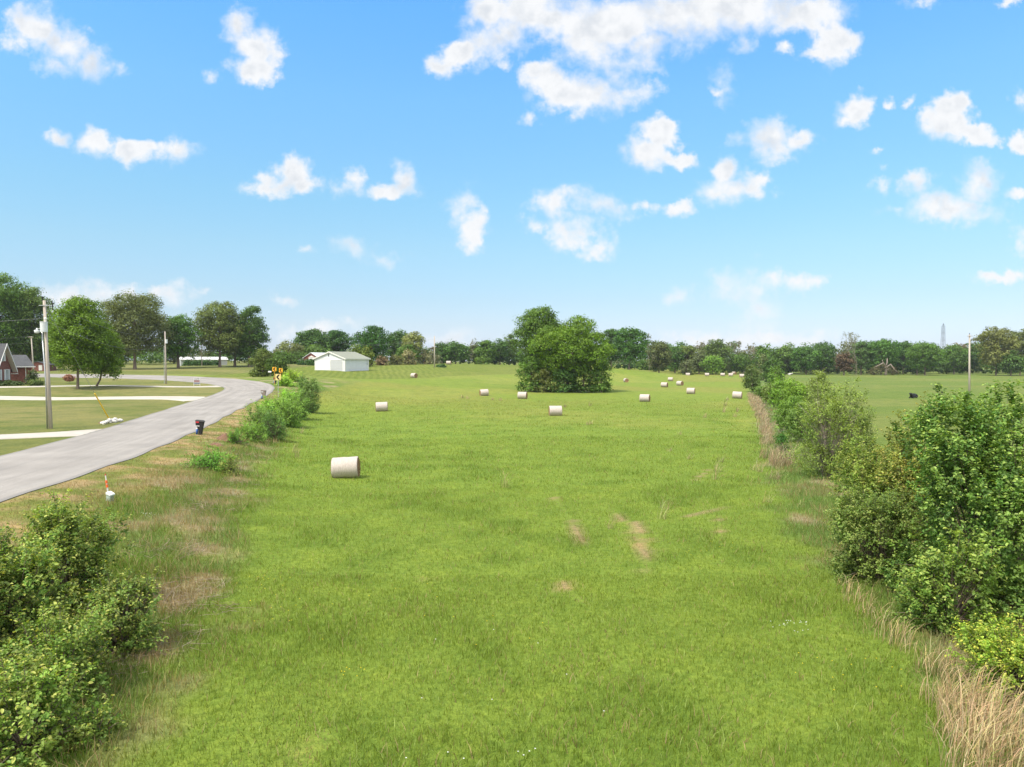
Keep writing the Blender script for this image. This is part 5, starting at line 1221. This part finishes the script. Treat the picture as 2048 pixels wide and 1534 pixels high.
wire(p4 + on(v4, 8.6), (-54, 232, 11.6), .9, 'wire from the lone ridge pole towards the big round maple', .02)
# guy wire with its yellow guard
gA = p1 + on(v1, 9.5); gB = Vector(gp(217.5, 64.5)); gw = thing('guy_wire', 'slanting guy wire with a yellow plastic guard by the white rocks', 'guy wire', gB)
MB().tube([gB - gB, gA - gB], .014, 5).build('cable', M['wire'], gw)
MB().tube([(gA - gB) * .004, (gA - gB) * .255], .055, 7).build('guard', M['yellow'], gw)

# lattice tower
x, y, z = gp(1885, 700); hT = W(1885, 647, 700)[2] - z; tw = thing('transmission_tower', 'grey lattice transmission tower far beyond the trees', 'tower', (x, y, z)); b = MB(); lev = np.linspace(0, hT * .9, 13)
wd_ = lambda q: 1.9 - 1.0 * q / hT if q > hT * .35 else 1.6 + (hT * .35 - q) * .12
for sx in (-1, 1):
    for sy in (-1, 1):
        b.tube([(sx * wd_(q), sy * wd_(q), q) for q in lev] + [(sx * .15, sy * .15, hT)], .13, 4)
for q0, q1 in zip(lev[:-1], lev[1:]):
    for k in range(4):
        c0 = [(-1, -1), (1, -1), (1, 1), (-1, 1)]; a_, e_ = c0[k], c0[(k + 1) % 4]
        b.tube([(a_[0] * wd_(q0), a_[1] * wd_(q0), q0), (e_[0] * wd_(q1), e_[1] * wd_(q1), q1)], .055, 3); b.tube([(e_[0] * wd_(q0), e_[1] * wd_(q0), q0), (a_[0] * wd_(q1), a_[1] * wd_(q1), q1)], .055, 3); b.tube([(a_[0] * wd_(q1), a_[1] * wd_(q1), q1), (e_[0] * wd_(q1), e_[1] * wd_(q1), q1)], .075, 3)
M['steel'] = plain('dull_steel', (.16, .18, .21), .6, .1, 4, 0, .3)
b.build('lattice', M['steel'], tw)
for q in (hT * .62, hT * .78, hT * .93): MB().tube([(-2.1, 0, q + .1), (0, 0, q + .7), (2.1, 0, q + .1)], .09, 4).tube([(-2.1, 0, q), (2.1, 0, q)], .08, 4).build('crossarm', M['steel'], tw)

# ------------------------------------------------------------------ roadside things
def mailbox(px, d, yaw, m, flag, sc, lb, lean=0.0):
    x, y, z = gp(px, d); t_ = thing('mailbox', lb, 'mailbox', (x, y, z - .05), yaw, 'mailboxes along the road'); t_.rotation_euler[1] = lean; t_.scale = (sc,) * 3
    pr = [(-.11, 0), (.11, 0), (.17, .55), (.265, 1.08), (-.36, 1.12), (-.345, .82), (-.17, .55), (-.12, .42)]
    MB().prism(pr, (-.13, .13), lambda a, q, e: (a, e, q)).build('post', m, t_, False, .018)
    n = 10; b = MB(); b.prism([(-.385, 1.10), (.285, 1.06), (.285, 1.12), (-.385, 1.17)], (-.155, .155), lambda a, q, e: (a, e, q)); b.prism([(-.36, 1.165), (.26, 1.115), (.22, 1.175), (-.32, 1.215)], (-.12, .12), lambda a, q, e: (a, e, q)); b.build('lid', plain('lid_grey', (.07, .068, .068)) if flag else m, t_, False, .01)
    if flag: MB().box((-.20, -.152, 1.03), (.24, .03, .10)).build('flag', M['red'], t_)
    MB().box((-.165, -.15, .74 if flag else 1.0), (.26, .02, .05)).build('number_plate', M['white'], t_)
    if not flag: MB().box((-.165, -.15, .92), (.26, .02, .03)).build('number_plate', M['white'], t_)
    b = MB(); b.tube([(-.26, -.02, .10), (-.25, -.02, .52)], .085, 10); b.tube([(-.27, -.02, -.05), (-.26, -.02, .12)], .02, 6); b.build('newspaper_tube', M['blue'], t_, True)
    MB().tube([(-.25, -.02, .50), (-.25, -.02, .56)], .088, 10).build('tube_rim', M['white'], t_)
mailbox(399, 52.5, .05, M['black'], True, .93, 'nearest black plastic mailbox with red flag and blue newspaper tube', .04)
mailbox(527.5, 93.5, .0, M['brown_plastic'], False, 1.0, 'grey brown plastic mailbox with blue tube at the road bend')
mailbox(551, 122, .1, M['black'], True, .95, 'dark mailbox with blue tube behind the nearest chevron sign')
x, y, z = gp(539.5, 140); t_ = thing('mailbox', 'small white arched mailbox on a brown post by the evergreens', 'mailbox', (x, y, z), .3, 'mailboxes along the road')
MB().tube([(.1, 0, -.3), (.1, 0, .95)], .06, 6).build('post', M['bark'], t_)
MB().prism([(-.14, 0), (.14, 0), (.14, .14), (.10, .22), (0, .26), (-.10, .22), (-.14, .14)], (-.30, .30), lambda a, q, e: (e, a, q + .95)).build('box', M['white'], t_)
MB().box((.0, 0, .93), (.6, .3, .04)).build('shelf', M['bark'], t_)
def chevron(px, d, top, w_, h_, m, pm, yaw, lb):
    x, y, z = gp(px, d); zt = W(px, top, d)[2] - z; t_ = thing('chevron_sign', lb, 'road sign', (x, y, z), yaw, 'chevron signs on the bend')
    MB().box((0, .03, zt / 2 - .25), (.06, .035, zt + .1)).build('post', pm, t_)
    p_ = MB().box((0, 0, zt - h_ / 2), (w_, .012, h_)).build('panel', m, t_, False, .002)
    k = .5; zc = zt - h_ / 2; a = w_ * .36; hh = h_ * .40; tk = w_ * .30
    b = MB()
    for s_ in (1, -1): b.prism([(-a, 0), (-a + tk * 1.15, 0), (a * .95, s_ * hh), (a * .95 - tk * 1.15, s_ * hh)], (-.020, -.0085), lambda p, q, e: (p, e, zc + q))
    b.build('arrow', M['sign_black'], p_)
chevron(556, 96, 748, .66, .80, M['sign_yellow'], M['metal'], .15, 'nearest pale faded chevron sign pointing left')
chevron(548.8, 119, 734.2, .62, .66, M['sign_orange'], plain('orange_post', (.62, .33, .04), .5), .1, 'orange chevron sign on an orange post, left of the far pair')
chevron(561.5, 121, 736.5, .60, .68, M['sign_orange'], plain('orange_post', (.62, .33, .04), .5), -.1, 'orange chevron sign, right of the far pair')
x, y, z = gp(393.5, 122); t_ = thing('yard_sign', 'square blue and white yard sign on the lawn inside the bend', 'yard sign', (x, y, z), .05)
for k in (-1, 1): MB().box((k * .50, 0, .55), (.05, .05, 1.4)).build('post', M['white_trim'], t_)
pn_ = MB().box((0, -.03, .78), (1.06, .03, 1.0)).build('panel', plain('navy_print', (.03, .055, .14), .4, .15), t_)
MB().box((0, -.05, 1.10), (.90, .01, .24)).build('header', M['white'], pn_)
MB().box((0, -.05, .78), (.94, .01, .30)).build('picture', plain('sign_picture', (.20, .09, .11), .5, .6, 3, 0, c2=(.33, .24, .20)), pn_)
MB().box((0, -.05, .50), (.84, .01, .09)).build('line', M['white'], pn_)
b = MB()
for q, hh in ((-.36, .08), (-.27, .12), (-.18, .1), (-.08, .12)): b.box((q, -.06, 1.12), (.045, .006, hh))
b.box((.02, -.06, 1.13), (.05, .006, .2)).box((.16, -.06, 1.16), (.05, .006, .15)).box((.31, -.06, 1.13), (.13, .006, .04)).box((.31, -.06, 1.18), (.13, .006, .03)).box((.25, -.06, 1.11), (.035, .006, .16))
b.build('lettering', M['sign_black'], pn_)
b = MB()
for k in (-1, 1): b.box((k * .5, -.02, .78), (.05, .055, 1.02))
b.box((0, -.02, 1.275), (1.1, .058, .04)).box((0, -.02, .285), (1.1, .058, .04)); b.build('frame', M['white_trim'], pn_)
# utility pedestal and marker
x, y, z = gp(214.5, 29.3); t_ = thing('utility_pedestal', 'pale green leaning utility pedestal box on the bank', 'utility box', (x, y, z - .06), -.35); t_.rotation_euler[1] = .25; t_.rotation_euler[0] = .10; t_.scale = (.82, .82, .9)
MB().prism([(-.13, -.1), (.13, -.1), (.13, .40), (-.13, .40)], (-.11, .11), lambda a, q, e: (a, e, q)).build('body', M['pedestal'], t_, False, .012)
MB().prism([(-.16, .36), (.16, .36), (.155, .43), (-.15, .47)], (-.14, .14), lambda a, q, e: (a, e, q)).build('cap', M['pedestal_cap'], t_, False, .012)
MB().box((.138, .0, .18), (.02, .05, .34)).build('hasp', M['metal'], t_)
x, y, z = gp(213, 29.9); t_ = thing('marker_post', 'white marker post with an orange sleeve behind the utility box', 'marker post', (x, y, z), 0); t_.rotation_euler[1] = -.13; t_.scale = (.85, .85, .92)
MB().tube([(0, 0, -.2), (0, 0, .62), (0, 0, .66), (0, 0, .96)], [.035, .035, .028, .026], 10).build('post', M['white'], t_)
MB().tube([(0, 0, .42), (0, 0, .56)], .055, 10).tube([(0, 0, .60), (0, 0, .74)], .052, 10).build('sleeve', M['orange'], t_)
MB().tube([(0, 0, .96), (0, 0, 1.03)], [.03, .02], 8).build('tip', M['red'], t_)
# heap of white rocks and brown earth
rng = np.random.RandomState(31)
import bmesh
shapes = []
for k in range(4):
    bm = bmesh.new(); bmesh.ops.create_icosphere(bm, subdivisions=2, radius=.15)
    for v_ in bm.verts:
        q = v_.co.normalized(); v_.co = Vector((q.x * 1.2, q.y, q.z * .72)) * .15 * (1 + .22 * math.sin(q.x * 5 + k) * math.cos(q.y * 6 + k * 2) + .07 * rng.normal())
    me = bpy.data.meshes.new('rock'); bm.to_mesh(me); bm.free(); me.materials.append(M['rock']); shapes.append(me)
for k in range(46):
    q = rng.uniform(-1, 1); px = 221 + q * 21; d = 61.6 - q * -1.6 + rng.uniform(-.45, .45)
    x, y, z = gp(px, d); o = link('rock', shapes[k % 4], None); s_ = rng.uniform(.6, 1.15)
    o.location = (x, y, z + .06 + max(0, .22 * (1 - q * q)) * rng.uniform(0, 1)); o.scale = (s_,) * 3; o.rotation_euler = (rng.uniform(-.4, .4), rng.uniform(-.4, .4), rng.uniform(0, 6))
    tag(o, 'pale limestone rock in the heap beside the road', 'rock', 'white rocks heaped by the road')
def mound(px, d, rx, ry, hgt, lb, m, seed):
    x, y, z = gp(px, d); n = 26; rng = np.random.RandomState(seed); gxx, gyy = np.meshgrid(np.linspace(-1, 1, n), np.linspace(-1, 1, n)); gxx = gxx.ravel(); gyy = gyy.ravel()
    rr = np.hypot(gxx, gyy); hz = np.clip(1 - rr, 0, 1) ** .7 * (.35 + 1.1 * fbm(gxx * 3.5 + seed, gyy * 3.5, seed, 4)) * hgt - .05
    V = np.stack([gxx * rx, gyy * ry, hz + HB(x + gxx * rx, y + gyy * ry) - z], 1); i = (np.arange(n - 1)[:, None] * n + np.arange(n - 1)[None]).ravel()
    o = link('earth_mound', mesh_np('earth_mound', V, np.stack([i, i + 1, i + 1 + n, i + n], 1)), m); o.location = (x, y, z); tag(o, lb, 'earth mound')
mound(459, 51.5, .95, .8, .75, 'reddish brown mound of earth and roots at the left hedge', M['dirt'], 3)
mound(202, 61.2, .35, .3, .25, 'small brown heap of earth at the left end of the white rocks', M['dirt'], 5)
mound(432, 49.0, .5, .4, .25, 'low clump of dug up sod below the brown mound', M['dirt'], 8)

# ------------------------------------------------------------------ fallen tree and cows
x, y, z = gp(1771, 318); t_ = thing('fallen_tree', 'storm broken tree with bare arching limbs at the pasture edge', 'tree', (x, y, z))
b = MB(); k = 318 / FPX
L_ = lambda ax, az_, ay=0: ((ax - 1771) * k, ay, (752 - az_) * k)
b.tube([L_(1771, 753), L_(1772, 744), L_(1771, 734)], [.62, .5, .42], 8); b.tube([L_(1771, 736), L_(1774, 727), L_(1774, 718)], [.34, .26, .14], 6)
b.tube([L_(1771, 735), L_(1766, 727), L_(1755, 732, -1), L_(1744, 736, -2)], [.36, .26, .2, .1], 6); b.tube([L_(1766, 727), L_(1764, 721)], [.2, .1], 5); b.tube([L_(1772, 737), L_(1781, 730), L_(1786, 740, -1), L_(1793, 747, -1.5)], [.36, .3, .24, .12], 6); b.tube([L_(1772, 742), L_(1780, 738), L_(1784, 748)], [.3, .2, .1], 5)
b.build('trunk', M['bark_pale'], t_, True)
rng = np.random.RandomState(6); lob = [(L_(1752, 743), (3.2, 2.5, 1.6)), (L_(1762, 738), (2.6, 2.2, 1.7)), (L_(1783, 741), (2.0, 2.0, 1.3)), (L_(1790, 747), (1.6, 1.6, .9)), (L_(1746, 746), (1.8, 1.6, 1.1))]
V, F, cc = crown_leaves(rng, lob, 190, 9, .5, .5, (.075, .07, .035), (.10, .10, .04), .35, zmin=.05); link('crown', mesh_np('crown', V, F, None, cc), M['leaf'], t_)
def cow(px, d, yaw, m, hm, lb):
    x, y, z = gp(px, d); t_ = thing('cow', lb, 'cow', (x, y, z), yaw, 'cattle lying in the pasture')
    J = [(0,0,.48,.36),(-.45,0,.50,.38),(-.85,0,.46,.33),(-1.05,0,.36,.22),(.45,0,.52,.35),(.75,0,.62,.24),(.98,0,.80,.17),(1.12,0,.88,.15),(1.34,0,.80,.10),(1.44,0,.76,.075),(.42,-.30,.18,.12),(.80,-.34,.12,.075),(.55,-.36,.07,.06),(.42,.30,.18,.12),(.80,.32,.12,.075),(-.70,-.36,.26,.19),(-.30,-.46,.14,.10),(-.62,-.52,.07,.06),(-.70,.34,.26,.19),(-.35,.42,.14,.10),(1.06,-.20,.90,.045),(1.06,.20,.90,.045),(-1.18,.02,.30,.05),(-1.2,.10,.06,.035)]
    E = [(0,1),(1,2),(2,3),(0,4),(4,5),(5,6),(6,7),(7,8),(8,9),(4,10),(10,11),(11,12),(4,13),(13,14),(2,15),(15,16),(16,17),(2,18),(18,19),(7,20),(7,21),(3,22),(22,23)]
    me = bpy.data.meshes.new('body'); me.from_pydata([j[:3] for j in J], E, []); o = link('body', me, m, t_)
    o.modifiers.new('skin', 'SKIN'); sk = me.skin_vertices[0].data
    for i, j in enumerate(J): sk[i].radius = (j[3], j[3])
    sk[0].use_root = True; o.modifiers.new('sub', 'SUBSURF').levels = 1; o.modifiers['sub'].render_levels = 2
cow(1827, 125, -2.45, M['hide'], None, 'black cow lying in the pasture, seen beyond the bushes')
cow(1613, 127, .3, M['hide'], None, 'black cow glimpsed through the hedgerow saplings')
m_, q_ = new_mat('pied_hide'); oc = q_.node('ShaderNodeTexCoord').outputs['Object']; nn = q_.node('ShaderNodeTexNoise', {'Vector': oc, 'Scale': 1.6, 'Detail': 1.})
pp = q_.node('ShaderNodeBsdfPrincipled', {'Base Color': q_.mix(q_.smooth(nn.outputs[0], .52, .55), (.62, .60, .57), (.02, .02, .02)), 'Roughness': .7}); q_.node('ShaderNodeOutputMaterial', {0: pp.outputs[0]})
cow(1580, 322, .1, m_, None, 'black and white cow lying at the far end of the pasture')

# ------------------------------------------------------------------ the air: a thin summer haze round the whole scene
hm, q_ = new_mat('haze'); pv = q_.node('ShaderNodeVolumePrincipled', {'Color': (.86, .92, 1.0, 1), 'Density': 0.0001, 'Anisotropy': .0})
q_.node('ShaderNodeOutputMaterial', {1: pv.outputs[0]})
hz0 = float(gz.min()) - 1.0
o = MB().box((0, 1400, (hz0 + 60) / 2), (9000, 10500, 60 - hz0)).build('haze', hm); o['kind'] = 'stuff'; tag(o, 'thin pale summer haze in the air', 'haze')
